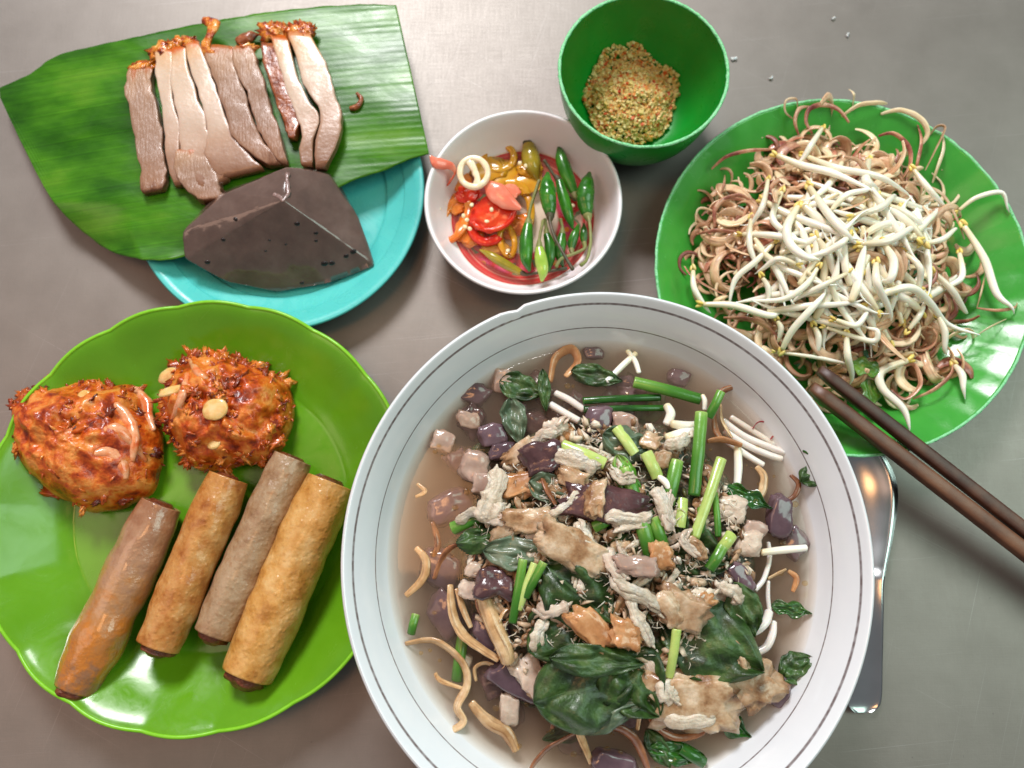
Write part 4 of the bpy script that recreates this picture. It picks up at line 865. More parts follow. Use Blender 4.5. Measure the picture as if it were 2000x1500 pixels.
shreds = [  # picked out in the picture
 ([(680, 210), (655, 160), (670, 110), (730, 92), (790, 115), (830, 165)], 22, 'blossom_purple', 'wide mauve edged blossom loop at the top of the heap'),
 ([(625, 215), (610, 160), (628, 110), (668, 100)], 20, 'blossom_purple', 'second mauve edged loop left of the widest one'),
 ([(270, 355), (330, 305), (420, 280), (525, 275)], 18, 'blossom_purple', 'long red brown shred sticking out to the left'),
 ([(600, 150), (570, 120), (575, 75), (615, 70), (620, 110)], 12, 'blossom_tan', 'thin tan hook at the upper left edge of the heap'),
 ([(845, 95), (850, 50), (830, 30)], 14, 'blossom_cream', 'upright cream shred at the topmost tip'),
 ([(800, 140), (870, 95), (950, 85), (985, 90)], 22, 'blossom_cream', 'broad cream shred below the topmost tip'),
 ([(960, 130), (1040, 115), (1120, 150), (1150, 210), (1120, 260)], 26, 'blossom_cream', 'thick cream arch at the upper right of the heap'),
 ([(1110, 175), (1125, 240), (1110, 320), (1100, 370)], 20, 'blossom_purple', 'dark red upright shred beside the cream arch'),
 ([(1210, 205), (1215, 270), (1190, 350), (1170, 410)], 20, 'blossom_cream', 'pale arch farthest right on the upper heap'),
 ([(1160, 215), (1190, 180), (1220, 190), (1180, 280), (1140, 360)], 18, 'blossom_tan', 'tan loop next to the farthest right arch'),
 ([(950, 220), (1010, 210), (1070, 260), (1080, 330), (1050, 390)], 22, 'blossom_purple', 'purple brown arch in the upper middle'),
 ([(285, 590), (285, 520), (330, 475), (400, 480)], 24, 'blossom_purple', 'dark brown loop at the left of the heap'),
 ([(260, 540), (300, 490), (380, 460), (440, 490)], 18, 'blossom_purple', 'outer purple loop over the left dark loop'),
 ([(205, 580), (215, 520), (260, 520), (330, 560)], 12, 'blossom_tan', 'thin tan hook farthest left'),
 ([(210, 620), (290, 605), (400, 615)], 18, 'blossom_purple', 'flat reddish shred pointing left across the plate'),
 ([(300, 480), (320, 420), (325, 380)], 14, 'blossom_purple', 'short dark red shred standing at the left'),
 ([(160, 750), (190, 790), (250, 830), (330, 870)], 14, 'blossom_purple', 'dark brown stalked shred at the lower left edge'),
 ([(1010, 1180), (1090, 1150), (1120, 1230), (1060, 1290), (1000, 1250)], 22, 'blossom_purple', 'orange brown loop at the bottom of the heap'),
 ([(1090, 1290), (1180, 1250), (1250, 1180), (1240, 1100)], 22, 'blossom_purple', 'broad orange brown band at the lower right'),
 ([(1350, 920), (1430, 930), (1500, 920), (1515, 900)], 14, 'blossom_purple', 'thin reddish shred reaching the right side of the plate'),
 ([(1390, 760), (1370, 850), (1350, 920)], 14, 'blossom_tan', 'tan shred hanging down the right flank'),
 ([(1300, 640), (1270, 560), (1200, 450), (1060, 410), (940, 440)], 16, 'blossom_tan', 'long tan shred arching over the right sprouts'),
 ([(320, 960), (420, 965), (500, 1000), (560, 1080)], 22, 'blossom_purple', 'reddish band beside the soup bowl rim'),
 ([(1340, 1040), (1400, 1000), (1470, 965)], 11, 'blossom_cream', 'slim pale shred pointing right at the lower flank'),
]
for pts, wpx, mt, lab in shreds:
    m = len(pts); g = G(); r = wpx / 2.0838 * .0235 / 2
    tube(g, [on_heap(x, y, .25 + .45 * sin(pi * k / (m - 1))) for k, (x, y) in enumerate(pts)], [r * .5, r, r, r * .5], 10, 34, .4, up=(.3, -.5, .8), rough=.12, rs=3)
    tag(g.build('blossom_shred', mt), lab, 'blossom shred', BG)
sprouts = [([(540, 300), (640, 340), (760, 370), (900, 430)], 34), ([(670, 430), (740, 530), (800, 600), (850, 650)], 36), ([(620, 510), (578, 590), (590, 660), (650, 710), (700, 722)], 40),
 ([(880, 660), (980, 650), (1060, 610), (1130, 560)], 32), ([(400, 620), (520, 625), (640, 650)], 30), ([(830, 625), (800, 655), (740, 690), (680, 705)], 30), ([(520, 660), (450, 730), (370, 800), (345, 890)], 27),
 ([(240, 905), (360, 910), (500, 950), (545, 940)], 32), ([(910, 900), (1000, 850), (1090, 840), (1160, 900), (1230, 985), (1345, 1025)], 34), ([(1300, 590), (1380, 720), (1430, 860), (1490, 915)], 34),
 ([(1280, 520), (1350, 470), (1450, 450), (1475, 515)], 22), ([(910, 320), (898, 400), (935, 435)], 40), ([(940, 740), (945, 820), (995, 930)], 34), ([(975, 665), (1012, 730), (1000, 800), (965, 812)], 36),
 ([(560, 1085), (600, 1010), (680, 920), (730, 860)], 32), ([(700, 760), (650, 830), (560, 885), (440, 890)], 26), ([(720, 190), (680, 250), (635, 320)], 28), ([(500, 400), (480, 500), (440, 570)], 26),
 ([(820, 780), (720, 830), (620, 880)], 25), ([(1095, 360), (1150, 430), (1210, 500)], 28), ([(1065, 1135), (960, 1180), (968, 1250), (1050, 1330), (1075, 1405)], 38), ([(1262, 1155), (1295, 1245)], 32),
 ([(780, 970), (860, 990), (905, 930)], 26), ([(1195, 960), (1220, 1085)], 30), ([(1075, 1005), (1135, 905)], 26), ([(195, 770), (200, 840), (245, 915)], 28), ([(650, 300), (780, 350), (950, 385), (1060, 450)], 30),
 ([(555, 450), (520, 560), (600, 625)], 30), ([(740, 1000), (920, 1055), (945, 1015), (905, 1000)], 24), ([(820, 1040), (825, 1120), (842, 1195)], 32), ([(540, 975), (545, 1045)], 26), ([(690, 1000), (700, 1095)], 28),
 ([(540, 1100), (690, 1120), (800, 1142)], 18), ([(850, 545), (960, 510), (1010, 465)], 30), ([(430, 560), (425, 660), (450, 740)], 28), ([(1060, 700), (1120, 760), (1110, 860)], 28), ([(1180, 780), (1250, 850), (1300, 930)], 30),
 ([(1130, 660), (1210, 640), (1260, 600)], 26), ([(760, 520), (820, 460), (900, 440)], 28), ([(480, 800), (500, 890)], 26), ([(610, 740), (540, 720), (480, 760)], 26), ([(1280, 700), (1290, 790), (1240, 830)], 28)]
SG = 'bean sprouts on the green plate'; SL = 'white bean sprout with yellow head in the heap on the green plate'
def sprout_parts(t, pts, r, head=True):
    g = G(); m = len(pts); tube(g, pts, [r * .7, r, r, r * .85, r * .3, r * .1], 10, 28, rough=.06, rs=1.5); g.build('sprout_stem', 'sprout_white', t)
    if not head: return
    g = G(); d = (pts[0] - pts[1]).normalized(); p = pts[0] + d * .22; sd = d.orthogonal()
    for s in (-1, 1): blob(g, p + sd * s * r * .35, (r * 1.25, r * .5, r * .6), d.to_track_quat('X', 'Z').to_matrix() @ Matrix.Rotation(s * .35, 3, 'Z'), 2, .15, 1.2, s)
    g.build('sprout_head', 'sprout_head', t)
def sprout_label(pts, wpx, seen={}):
    (x0, y0), (x1, y1) = pts[0], pts[-1]; cx, cy = (x0 + x1) / 2, (y0 + y1) / 2
    ln = sum(sqrt((a[0] - b[0]) ** 2 + (a[1] - b[1]) ** 2) for a, b in zip(pts, pts[1:])); ch = sqrt((x1 - x0) ** 2 + (y1 - y0) ** 2)
    vs = 'upper' if cy < 480 else 'lower' if cy > 900 else 'middle'; hs = 'left' if cx < 620 else 'right' if cx > 980 else 'centre'
    dr = ['right', 'lower right', 'bottom', 'lower left', 'left', 'upper left', 'top', 'upper right'][int(((math.degrees(atan2(y1 - y0, x1 - x0)) + 382.5) % 360) // 45)]
    s = f"{'long' if ln > 330 else 'short' if ln < 170 else 'medium'} {'thick' if wpx > 31 else 'thin' if wpx < 26 else 'slender'} {'hooked' if ch < .72 * ln else 'bowed' if ch < .95 * ln else 'straight'} white sprout, {vs} {hs} of heap, root toward {dr}"
    return s
for pts, wpx in sprouts:
    m = len(pts); w3 = [on_heap(x, y, .75 + .35 * sin(pi * k / (m - 1)) + .15 * sin(x)) for k, (x, y) in enumerate(pts)]
    if m == 2: w3 = [w3[0], (w3[0] + w3[1]) / 2 + Vector((.1, .05, .1)), w3[1]]
    d = (w3[-1] - w3[-2]).normalized(); w3.append(w3[-1] + d * .35 + Vector((R.uniform(-.2, .2), R.uniform(-.2, .2), -.2)))
    t = thing('bean_sprout', sprout_label(pts, wpx), 'bean sprout', w3[0], SG); sprout_parts(t, w3, wpx / 2.0838 * .0235 / 2)
svar = []
for i in range(12):
    L_ = R.uniform(2.8, 4.8); bend = R.uniform(-.6, .6); t = thing('bean_sprout', SL, 'bean sprout', (0, 0, 0), SG)
    pts = [Vector((L_ * (k / 4 - .5), bend * (.5 - 2 * (k / 4 - .5) ** 2) * .8, .1 * sin(k * 1.7 + i))) for k in range(5)]
    pts.append(pts[-1] + Vector((.5, -bend * .5, .1))); sprout_parts(t, pts, R.uniform(.15, .24), i % 3 == 0); t['size'] = ('long' if L_ > 3.8 else 'shorter') + (' bent' if abs(bend) > .35 else ' straight') + (' yellow headed' if i % 3 == 0 else ' headless'); svar.append(t)
for i in range(80):
    a = R.uniform(0, 2 * pi); rr = 4.7 * R.random() ** .6; p = Vector((mc.x + .25 + rr * cos(a) * 1.02, mc.y - .3 + rr * sin(a) * .8, 0))
    scatter(R.choice(svar), p, R.uniform(0, 2 * pi), 1.3, R.uniform(-.7, .7), R.uniform(-.05, .65))
food('herb_leaf', [(40, 84, 16), (72, 118, 30), (104, 142, 48)], scale=1.2, rough=.3, bump=.4, bscale=5, sss=.1, coat=.2)
def leaf_mesh(g, c, L_, W, yaw, curl=.3, tilt=0.0, wav=.08, seed=0.0, lobes=0):
    rot = Matrix.Rotation(yaw, 3, 'Z') @ Matrix.Rotation(tilt, 3, 'Y'); nu, nv = 30, 17; ids = []
    for side in (0, 1):
        rows = []
        for i in range(nu):
            f = i / (nu - 1); w_ = W * .5 * (sin(pi * min(.999, f ** .8)) ** .75 + .02) * (1 + .22 * noise.noise(Vector((f * 5, seed, 3))))
            if lobes: w_ *= 1 + .3 * sin(f * lobes * 6.28)
            row = []
            for j in range(nv):
                u = -1 + 2 * j / (nv - 1)
                z = curl * L_ * .12 * (1 - (2 * f - 1) ** 2) + .22 * W * abs(u) * (.55 - .5 * abs(u)) + .7 * wav * noise.noise(Vector((f * 4.5 + seed, u * 2.6, seed))) * W ** .6 + .02 * abs(sin(f * 22 - abs(u) * 6)) * W ** .5 + .5 * W * wav * abs(noise.noise(Vector((f * 2.6 + u + seed, u * 1.7 - f, seed + 4))))
                row.append(g.add(Vector(c) + rot @ Vector(((f - .5) * L_, u * w_, z - .035 * side)), j / (nv - 1), f))
            rows.append(row)
        ids.append(rows)
    for i in range(nu - 1):
        for j in range(nv - 1):
            a = ids[0]; g.f.append((a[i][j], a[i + 1][j], a[i + 1][j + 1], a[i][j + 1])); a = ids[1]; g.f.append((a[i][j], a[i][j + 1], a[i + 1][j + 1], a[i + 1][j]))
        for j in (0, nv - 1): g.f.append((ids[0][i][j], ids[1][i][j], ids[1][i + 1][j], ids[0][i + 1][j]))
for x, y, yw, lb in ((915, 1270, -1.5, 'small herb leaf below the heap beside the chopsticks'), (890, 1160, 2.8, 'tiny herb leaf at the lower middle of the heap')):
    g = G(); leaf_mesh(g, on_heap(x, y, .7), 1.5, .9, yw, .2, .1, .1, x, 2); tag(g.build('herb_leaf', 'herb_leaf'), lb, 'herb leaf')
# ------------------------------------------------------------------ noodle soup
BZ = 5.0
def inner_r(z):
    pr = [(p[0], p[1]) for p in prof[44:]]
    for a, b_ in zip(pr, pr[1:]):
        if b_[1] <= z <= a[1]: return b_[0] + (a[0] - b_[0]) * (z - b_[1]) / max(1e-6, a[1] - b_[1])
    return .1
m = food('broth', [(150, 120, 96), (150, 120, 96)], scale=1, rough=.05, bump=0)
mx = liquid(m, (1, .985, .96, 1), 0); N, L, b = nodes(m)
tc = N.new('ShaderNodeTexCoord'); nz = N.new('ShaderNodeTexNoise'); nz.inputs['Scale'].default_value = 130; nz.inputs['Detail'].default_value = 3; L.new(tc.outputs['Object'], nz.inputs['Vector'])
bp = N.new('ShaderNodeBump'); bp.inputs['Strength'].default_value = .35; bp.inputs['Distance'].default_value = .001; L.new(nz.outputs['Fac'], bp.inputs['Height'])
for nd in N:
    if nd.bl_idname in ('ShaderNodeBsdfGlossy', 'ShaderNodeFresnel'): L.new(bp.outputs[0], nd.inputs['Normal'])
pv = N.new('ShaderNodeVolumePrincipled'); pv.inputs['Color'].default_value = (.26, .215, .185, 1); pv.inputs['Density'].default_value = 215; pv.inputs['Anisotropy'].default_value = .25
pv.inputs['Absorption Color'].default_value = (.74, .62, .52, 1)
L.new(pv.outputs[0], N['Material Output'].inputs['Volume'])
g = G(); zs = [BZ - i * (BZ - 1.5) / 14 for i in range(15)]
pr = [(.01, BZ)] + [(inner_r(BZ) * f, BZ) for f in (.2, .4, .6, .8, .95)] + [(inner_r(z) + .12, z) for z in zs] + [(.01, 1.35)]
lathe(g, pr, 120, (bc.x, bc.y, 0), None, 1.0, 1.035); tag(g.build('broth', 'broth', origin=(bc.x, bc.y, 1.3)), 'cloudy brown broth filling the white bowl', None, kind='stuff')

sm = P(1195, 1090, 6.0)
def soupz(x, y):
    q = ((x - sm.x) / 6.4) ** 2 + ((y - sm.y) / 6.2) ** 2
    return BZ - .12 + 1.35 * exp(-q ** 1.5 * 1.3)
def S(px, py, lift=0.0): return PS(px, py, soupz, lift)
KP = K(5.8, 1050)
food('scallion', [(150, 182, 96), (104, 156, 56), (66, 124, 34), (48, 104, 26)], scale=.8, rough=.28, bump=.35, bscale=6, sss=.2, coat=.25, rnd=.15, attr='t', attr_stops=[0, .15, .6, 1], mix=.5)
food('scallion_dark', [(18, 58, 12), (32, 84, 20), (50, 104, 28)], scale=.8, rough=.2, bump=.2, bscale=6, sss=.1, coat=.4)
food('scallion_pale', [(150, 178, 84), (180, 202, 112), (204, 218, 146)], scale=.8, rough=.22, bump=.2, bscale=6, sss=.3, coat=.35, rnd=.08)
food('soup_leaf', [(22, 40, 12), (36, 60, 20), (50, 80, 30), (76, 100, 50)], scale=1.0, rough=.42, bump=.9, bscale=6, coat=.12, contrast=1.4, rnd=.2, bdist=.05)
N, L, b = nodes(MATS['soup_leaf'])                # pale midrib and side veins
au = N.new('ShaderNodeAttribute'); au.attribute_name = 'u'; at_ = N.new('ShaderNodeAttribute'); at_.attribute_name = 't'
def mth(op, a, b_=None, c=None):
    n_ = N.new('ShaderNodeMath'); n_.operation = op
    for k, v in enumerate((a, b_, c)):
        if v is None: continue
        if isinstance(v, (int, float)): n_.inputs[k].default_value = v
        else: L.new(v, n_.inputs[k])
    return n_.outputs[0]
du = mth('ABSOLUTE', mth('SUBTRACT', au.outputs['Fac'], .5)); rib = mth('LESS_THAN', du, .018)
side = mth('GREATER_THAN', mth('SINE', mth('SUBTRACT', mth('MULTIPLY', at_.outputs['Fac'], 52), mth('MULTIPLY', du, 34))), .93)
vx = N.new('ShaderNodeMix'); vx.data_type = 'RGBA'; L.new(mth('MULTIPLY', mth('MAXIMUM', rib, mth('MULTIPLY', side, .35)), .3), vx.inputs[0]); L.new(b.inputs['Base Color'].links[0].from_socket, vx.inputs[6]); vx.inputs[7].default_value = lin((96, 130, 84)); L.new(vx.outputs[2], b.inputs['Base Color'])
food('leaf_grey', [(58, 78, 56), (86, 104, 80), (110, 122, 100)], scale=1.0, rough=.35, bump=.8, bscale=5, coat=.3, contrast=1.3, bdist=.05)
food('blood_cake', [(58, 36, 38), (82, 54, 56), (104, 72, 72)], scale=1, rough=.2, bump=.6, bscale=3.5, sss=.1, coat=.5, rnd=.15, bdist=.06)
food('blood_purple', [(76, 56, 64), (98, 76, 84), (120, 98, 104)], scale=.8, rough=.15, bump=.3, bscale=3, sss=.2, coat=.5, rnd=.15)
food('pale_meat', [(186, 164, 146), (210, 190, 172), (226, 212, 196)], scale=1.3, rough=.32, bump=.7, bscale=6, sss=.3, coat=.25, rnd=.1, bdist=.06, contrast=1.3)
food('white_meat', [(180, 164, 142), (208, 194, 174), (226, 216, 202)], scale=1.6, rough=.36, bump=.9, bscale=7, sss=.3, coat=.15, rnd=.08, bdist=.07, contrast=1.3, stretch=(1, 1, 1))
food('tan_meat', [(120, 80, 48), (164, 128, 92), (192, 164, 132), (214, 194, 168)], scale=1.0, rough=.3, bump=.6, bscale=6, sss=.25, coat=.3, rnd=.12, contrast=1.5, bdist=.06)
food('orange_meat', [(150, 96, 54), (184, 132, 86), (208, 168, 126)], scale=1.0, rough=.26, bump=.4, bscale=6, sss=.3, coat=.4, rnd=.1, contrast=1.3)
food('pink_meat', [(146, 118, 106), (170, 144, 130), (194, 172, 158)], scale=.9, rough=.22, bump=.4, bscale=4, sss=.35, coat=.4, rnd=.1)
food('noodle', [(214, 206, 200), (226, 220, 214), (232, 228, 222)], scale=.6, rough=.15, bump=.05, sss=.5, coat=.4)
food('soup_shred', [(168, 128, 84), (196, 160, 116), (218, 190, 150)], scale=1.5, rough=.25, bump=.4, bscale=9, sss=.25, coat=.45, rnd=.15, contrast=1.4)
food('soup_shred_dark', [(96, 54, 34), (136, 86, 54), (170, 118, 80)], scale=1.5, rough=.25, bump=.4, bscale=9, sss=.2, coat=.45, rnd=.15)
fibre_lines(MATS['soup_shred'], (124, 84, 50), .75); fibre_lines(MATS['soup_shred_dark'], (70, 36, 22), .6)
for nm in ('white_meat', 'pale_meat', 'tan_meat'): fibre_lines(MATS[nm], (140, 112, 88), .45, 12)
food('red_skin', [(120, 20, 30), (160, 44, 52)], scale=1, rough=.2, bump=.1, coat=.4)

from random import Random as Random_
SGR = {'scallion': 'cut scallion lengths in the soup', 'leaf': 'herb leaves in the soup', 'blood': 'dark liver and blood cubes in the soup', 'meat': 'meat pieces on the soup', 'shred': 'blossom shreds in the soup', 'noodle': 'rice noodles in the soup', 'sprout': 'sprout stalks in the soup'}
def scal(lab, x0, y0, x1, y1, wpx, mt='scallion', l0=.3, l1=.3, bend=0.0):
    A, B = S(x0, y0, l0), S(x1, y1, l1); r = wpx * KP / 2 * .86; M_ = (A + B) / 2 + Vector((bend, bend, .12)); g = G()
    tube(g, [A, M_, B], [r, r * .97, r * .95], 18, 22, .72, rough=.07, rs=1.5, seed=x0, open_=(max(.04, r * .28), r * 1.6))
    tag(g.build('scallion_piece', mt), lab, 'scallion', SGR['scallion'])
def flake(g, pts, r, sd, n=20):
    """pulled strip of meat: flat, grooved along its length, ragged at edges and ends"""
    sp_ = [Vector(v) for v in spl([tuple(p) for p in pts], 26)]; T, S_ = frames(sp_, (.2, -.3, 1)); rings = []
    for k in range(26):
        f = k / 25; w_ = r * (1 + .45 * noise.noise(Vector((f * 6, sd, 0)))) * min(1, .35 + 5 * f, .35 + 5 * (1 - f)); rg_ = []
        for i in range(n):
            a = 2 * pi * i / n; gr = 1 + .55 * noise.noise(Vector((i * .75 if i <= n / 2 else (n - i) * .75 + 40, f * 1.6, sd)))
            off = .35 * w_ * noise.noise(Vector((f * 3, sd, 8)))
            rg_.append(sp_[k] + S_[k][0] * (cos(a) * w_ * (1 + .18 * noise.noise(Vector((f * 16, cos(a), sd)))) + off) + S_[k][1] * (sin(a) * w_ * .42 * gr))
        rings.append(rg_)
    g.rings(rings)
def stripe(name, lab, cat, grp, pts, wpx, mt, flat=.45, lift=.3, rough=.22, rs=2.2, taper=.6, up=(.15, -.35, 1), n=10, amp=.1):
    m_ = len(pts); r = wpx * KP / 2; g = G()
    p3 = [S(p[0], p[1], (p[2] if len(p) > 2 else lift) + amp * sin(pi * k / max(1, m_ - 1))) for k, p in enumerate(pts)]
    if m_ == 2: p3 = [p3[0], (p3[0] + p3[1]) / 2 + Vector((.05, .05, .06)), p3[1]]
    if name == 'meat_shred':
        q = Random_(int(pts[0][0] * 7 + pts[0][1])); n_f = 3; flake(g, p3, r, q.uniform(0, 99)); pp3 = spl([tuple(v) for v in p3], 9)
        for fi in range(n_f):
            ox, oy, oz = q.uniform(-.8, .8) * r, q.uniform(-.8, .8) * r, q.uniform(-.25, .35) * r; s0, s1 = q.choice([0, 0, 1, 2]), q.choice([9, 9, 8, 7])
            pf = [Vector(v) + Vector((ox + .06 * q.uniform(-1, 1), oy + .06 * q.uniform(-1, 1), oz + .05 * q.uniform(-1, 1))) for v in pp3[s0:s1]]
            rf = r * q.uniform(.22, .52); tube(g, pf, [rf * .35] + [rf * q.uniform(.8, 1.15) for _ in pf[2:]] + [rf * .3], 7, len(pf) * 3, q.uniform(.4, .8), rough=.6, rs=4.5, seed=fi)
        return tag(g.build(name, mt), lab, cat, SGR.get(grp, grp))
    k = len(p3); rad = [r * (taper + (1 - taper) * sin(pi * (i + .35) / (k - .3))) for i in range(k)]
    tube(g, p3, rad, n, max(14, k * 7), flat, up=up, rough=rough, rs=rs, seed=pts[0][0])
    return tag(g.build(name, mt), lab, cat, SGR.get(grp, grp))
def chunk_mesh(g, c, r, rot, amp, fr, seed, box, fib):
    vs, fs = cube(7); b = len(g.v)
    for q in vs:
        d = q.normalized(); p = q * (1 - box) + d * box * 1.15
        k = 1 + amp * 1.5 * noise.noise(Vector((d.x * fr + seed, d.y * fr, d.z * fr))) + amp * .8 * noise.noise(Vector((d.x * fr * 1.6, d.y * fr * 1.6 * fib + seed, d.z * fr * 2 * fib))) + amp * .35 * noise.noise(d * 6 + Vector((seed, 0, 0)))
        sk = .25 * sin(seed * 3) * p.y
        g.add(Vector(c) + rot @ Vector(((p.x + sk) * r[0] * k, p.y * r[1] * k, p.z * r[2] * k)), .5, (q.z + 1) / 2)
    g.f += [tuple(i + b for i in f) for f in fs]
def chunk(name, lab, cat, grp, x, y, w_, h_, yaw, mt, lift=.2, th=None, box=.45, amp=.16, tilt=(0, 0), fr=1.6):
    g = G(); chunk_mesh(g, S(x, y, lift), (w_ * KP / 2, h_ * KP / 2, th or min(w_, h_) * KP / 2 * .7), Euler((tilt[0], tilt[1], -yaw)).to_matrix(), amp, fr, x * .37, box, 2.2 if 'meat' in name else 1)
    return tag(g.build(name, mt), lab, cat, SGR.get(grp, grp))
def leafp(lab, x, y, L_, W, yaw, mt='soup_leaf', lift=.1, curl=.25, tilt=0.0, wav=.36, lobes=0):
    g = G(); leaf_mesh(g, S(x, y, lift), L_ * KP, W * KP, -yaw, curl, tilt, wav, x * .11, lobes); return tag(g.build('herb_leaf', mt), lab, 'herb leaf', SGR['leaf'])
food('packed_greens', [(20, 34, 16), (44, 62, 32), (92, 70, 52), (58, 74, 44), (130, 106, 84), (36, 52, 26)], scale=1.6, rough=.35, bump=1, bscale=5, coat=.15, contrast=1.6, detail=8, bdist=.12)
g = G(); rings = []
for k in range(46):
    q = k / 45 * 6.5 + .01; rg_ = []
    for i in range(140):
        a = 2 * pi * i / 140; x, y = sm.x + q * cos(a), sm.y + q * sin(a); v = Vector((x, y, 0))
        rg_.append(Vector((x, y, soupz(x, y) - .12 - .35 * (q / 6.5) ** 3 + .22 * noise.noise(v * 1.1) + .2 * abs(noise.noise(v * 2.4)) + .08 * noise.noise(v * 5))))
    rings.append(rg_)
lo_ = [Vector((p.x, p.y, 3.6)) for p in rings[-1]]; rings.append(lo_)
g.rings(rings); tag(g.build('packed_greens', 'packed_greens'), 'packed wilted greens and meat under the soup toppings', None, kind='stuff')
# noodles lying in the broth
for k, (p, lab) in enumerate([([(1412, 822, -.1), (1450, 850, -.05), (1490, 868, -.05), (1532, 884, -.05)], 'uppermost strand of the noodle bundle at the upper right'), ([(1415, 842, -.1), (1455, 868, -.05), (1500, 888, -.05), (1526, 896, -.1)], 'second strand of the noodle bundle at the upper right'), ([(1420, 862, -.12), (1460, 890, -.1), (1490, 908, -.1)], 'lowest strand of the noodle bundle at the upper right'),
   ([(1428, 815, -.2), (1470, 842, -.2), (1512, 868, -.2)], 'sunken noodle strand behind the upper right bundle'), ([(1450, 1238, .15), (1475, 1232, .25), (1495, 1215, .2), (1502, 1195, 0)], 'thick white noodle arc at the right of the heap'), ([(1465, 1278, 0), (1495, 1265, .1), (1508, 1240, .05), (1510, 1215, -.1)], 'second noodle arc below the thick one'),
   ([(1475, 1152, .1), (1492, 1130, .1), (1503, 1090, 0), (1500, 1060, -.1)], 'thin noodle running down from the striped onion'), ([(1500, 1135, -.1), (1500, 1170, -.1), (1504, 1200, -.1)], 'thin noodle beside the right wall'), ([(1075, 790, .0), (1105, 808, .05), (1130, 822, .05)], 'pale noodle end under the dark scallions'), ([(1085, 768, -.1), (1110, 780, -.1), (1140, 800, -.1)], 'sunken noodle under the dark scallions')]):
    stripe('noodle', lab, 'noodle', 'noodle', p, [15, 15, 14, 13, 18, 16, 10, 9, 16, 15][k], 'noodle', 1.0, 0, .02, 1, .95, amp=0)
# sunken leaves and big leaves
for a in [('large dark green leaf at the lower middle of the heap', 1150, 1340, 215, 140, -.25, 'soup_leaf', .6, .2, .0), ('folded leaf flap across the top of the large lower leaf', 1165, 1290, 180, 56, .08, 'soup_leaf', 1.0, .3, .15), ('crumpled leaf on the lower edge of the large one', 1180, 1395, 150, 60, -.3, 'leaf_grey', .75, .3, -.1), ('dark leaf right of the large lower one', 1235, 1330, 150, 130, .9, 'soup_leaf', .5, .4, .1), ('broad dark leaf under the right white strips', 1390, 1255, 210, 150, .5, 'soup_leaf', .45, .35, -.1), ('curled dark leaf at the right edge of the heap', 1452, 1190, 110, 60, 1.2, 'soup_leaf', .7, .6, .2),
          ('grey green leaf with fuzzy fibres left of the tan slab', 1020, 1082, 150, 64, .08, 'leaf_grey', .5, .3, .0), ('dark folded leaf left of the grey green one', 940, 1056, 100, 48, -.1, 'soup_leaf', .45, .4, .0), ('dark leaf in the centre of the heap', 1130, 1160, 170, 130, .7, 'soup_leaf', .3, .3, .0), ('dark leaf behind the orange tan wedge', 1095, 1225, 150, 110, -.6, 'soup_leaf', .25, .3, .0),
          ('pale backed leaf floating at the upper left', 1005, 822, 95, 56, 1.35, 'leaf_grey', .2, .3, .1), ('narrow dark leaf standing at the upper left', 1063, 762, 90, 26, 1.5, 'soup_leaf', .3, .4, .0), ('dark green leaf under the narrow standing one', 1018, 758, 95, 60, .3, 'soup_leaf', .05, .2, .0), ('sunken dark leaf at the top of the broth', 1165, 735, 110, 45, .2, 'soup_leaf', -.05, .2, .0),
          ('grey green leaf by the orange shaving', 1075, 955, 90, 60, .3, 'leaf_grey', .4, .3, .0), ('torn green leaf in the upper middle of the heap', 1225, 870, 110, 70, .4, 'leaf_grey', .5, .3, .1), ('bright green leaf between white shreds', 1225, 940, 110, 46, 1.2, 'scallion', .45, .3, .0), ('triangular dark leaf by the lower right wall', 1553, 1302, 74, 60, -.5, 'soup_leaf', .3, .2, .0),
          ('glossy dark leaf stuck on the right rim wall', 1588, 926, 66, 44, -.55, 'soup_leaf', .55, .5, .1), ('feathery herb at the right of the white onion', 1462, 972, 100, 34, .45, 'scallion_dark', .25, .3, .0), ('yellowish sunken herb at the lower right', 1425, 1415, 90, 40, .5, 'scallion_dark', .0, .2, .0), ('green leaf at the bottom of the bowl', 1320, 1470, 110, 44, .1, 'scallion_dark', .1, .3, .0), ('second green leaf at the bottom of the bowl', 1285, 1462, 80, 40, 1.0, 'soup_leaf', .1, .3, .0),
          ('small leaf under the tan slab', 1215, 1090, 120, 90, -.9, 'soup_leaf', .1, .3, .0), ('dark leaf left of the front scallion stems', 985, 1130, 80, 50, .6, 'soup_leaf', .05, .3, .0), ('dark leaf beside the standing scallions', 1300, 1010, 130, 80, 1.2, 'soup_leaf', .1, .3, .0), ('dark leaf under the scallion on the right', 1370, 1085, 120, 90, .2, 'soup_leaf', .1, .3, .0), ('dark leaf over the lower left broth', 1110, 1290, 120, 70, 1.0, 'soup_leaf', .3, .3, .0), ('yellow green herb sprig near the right wall', 1545, 1190, 80, 30, .2, 'scallion_dark', -.1, .2, .0)]:
    leafp(a[0], a[1], a[2], a[3], a[4], a[5], a[6], a[7], a[8], a[9], lobes=2 if 'herb' in a[0] else 0)
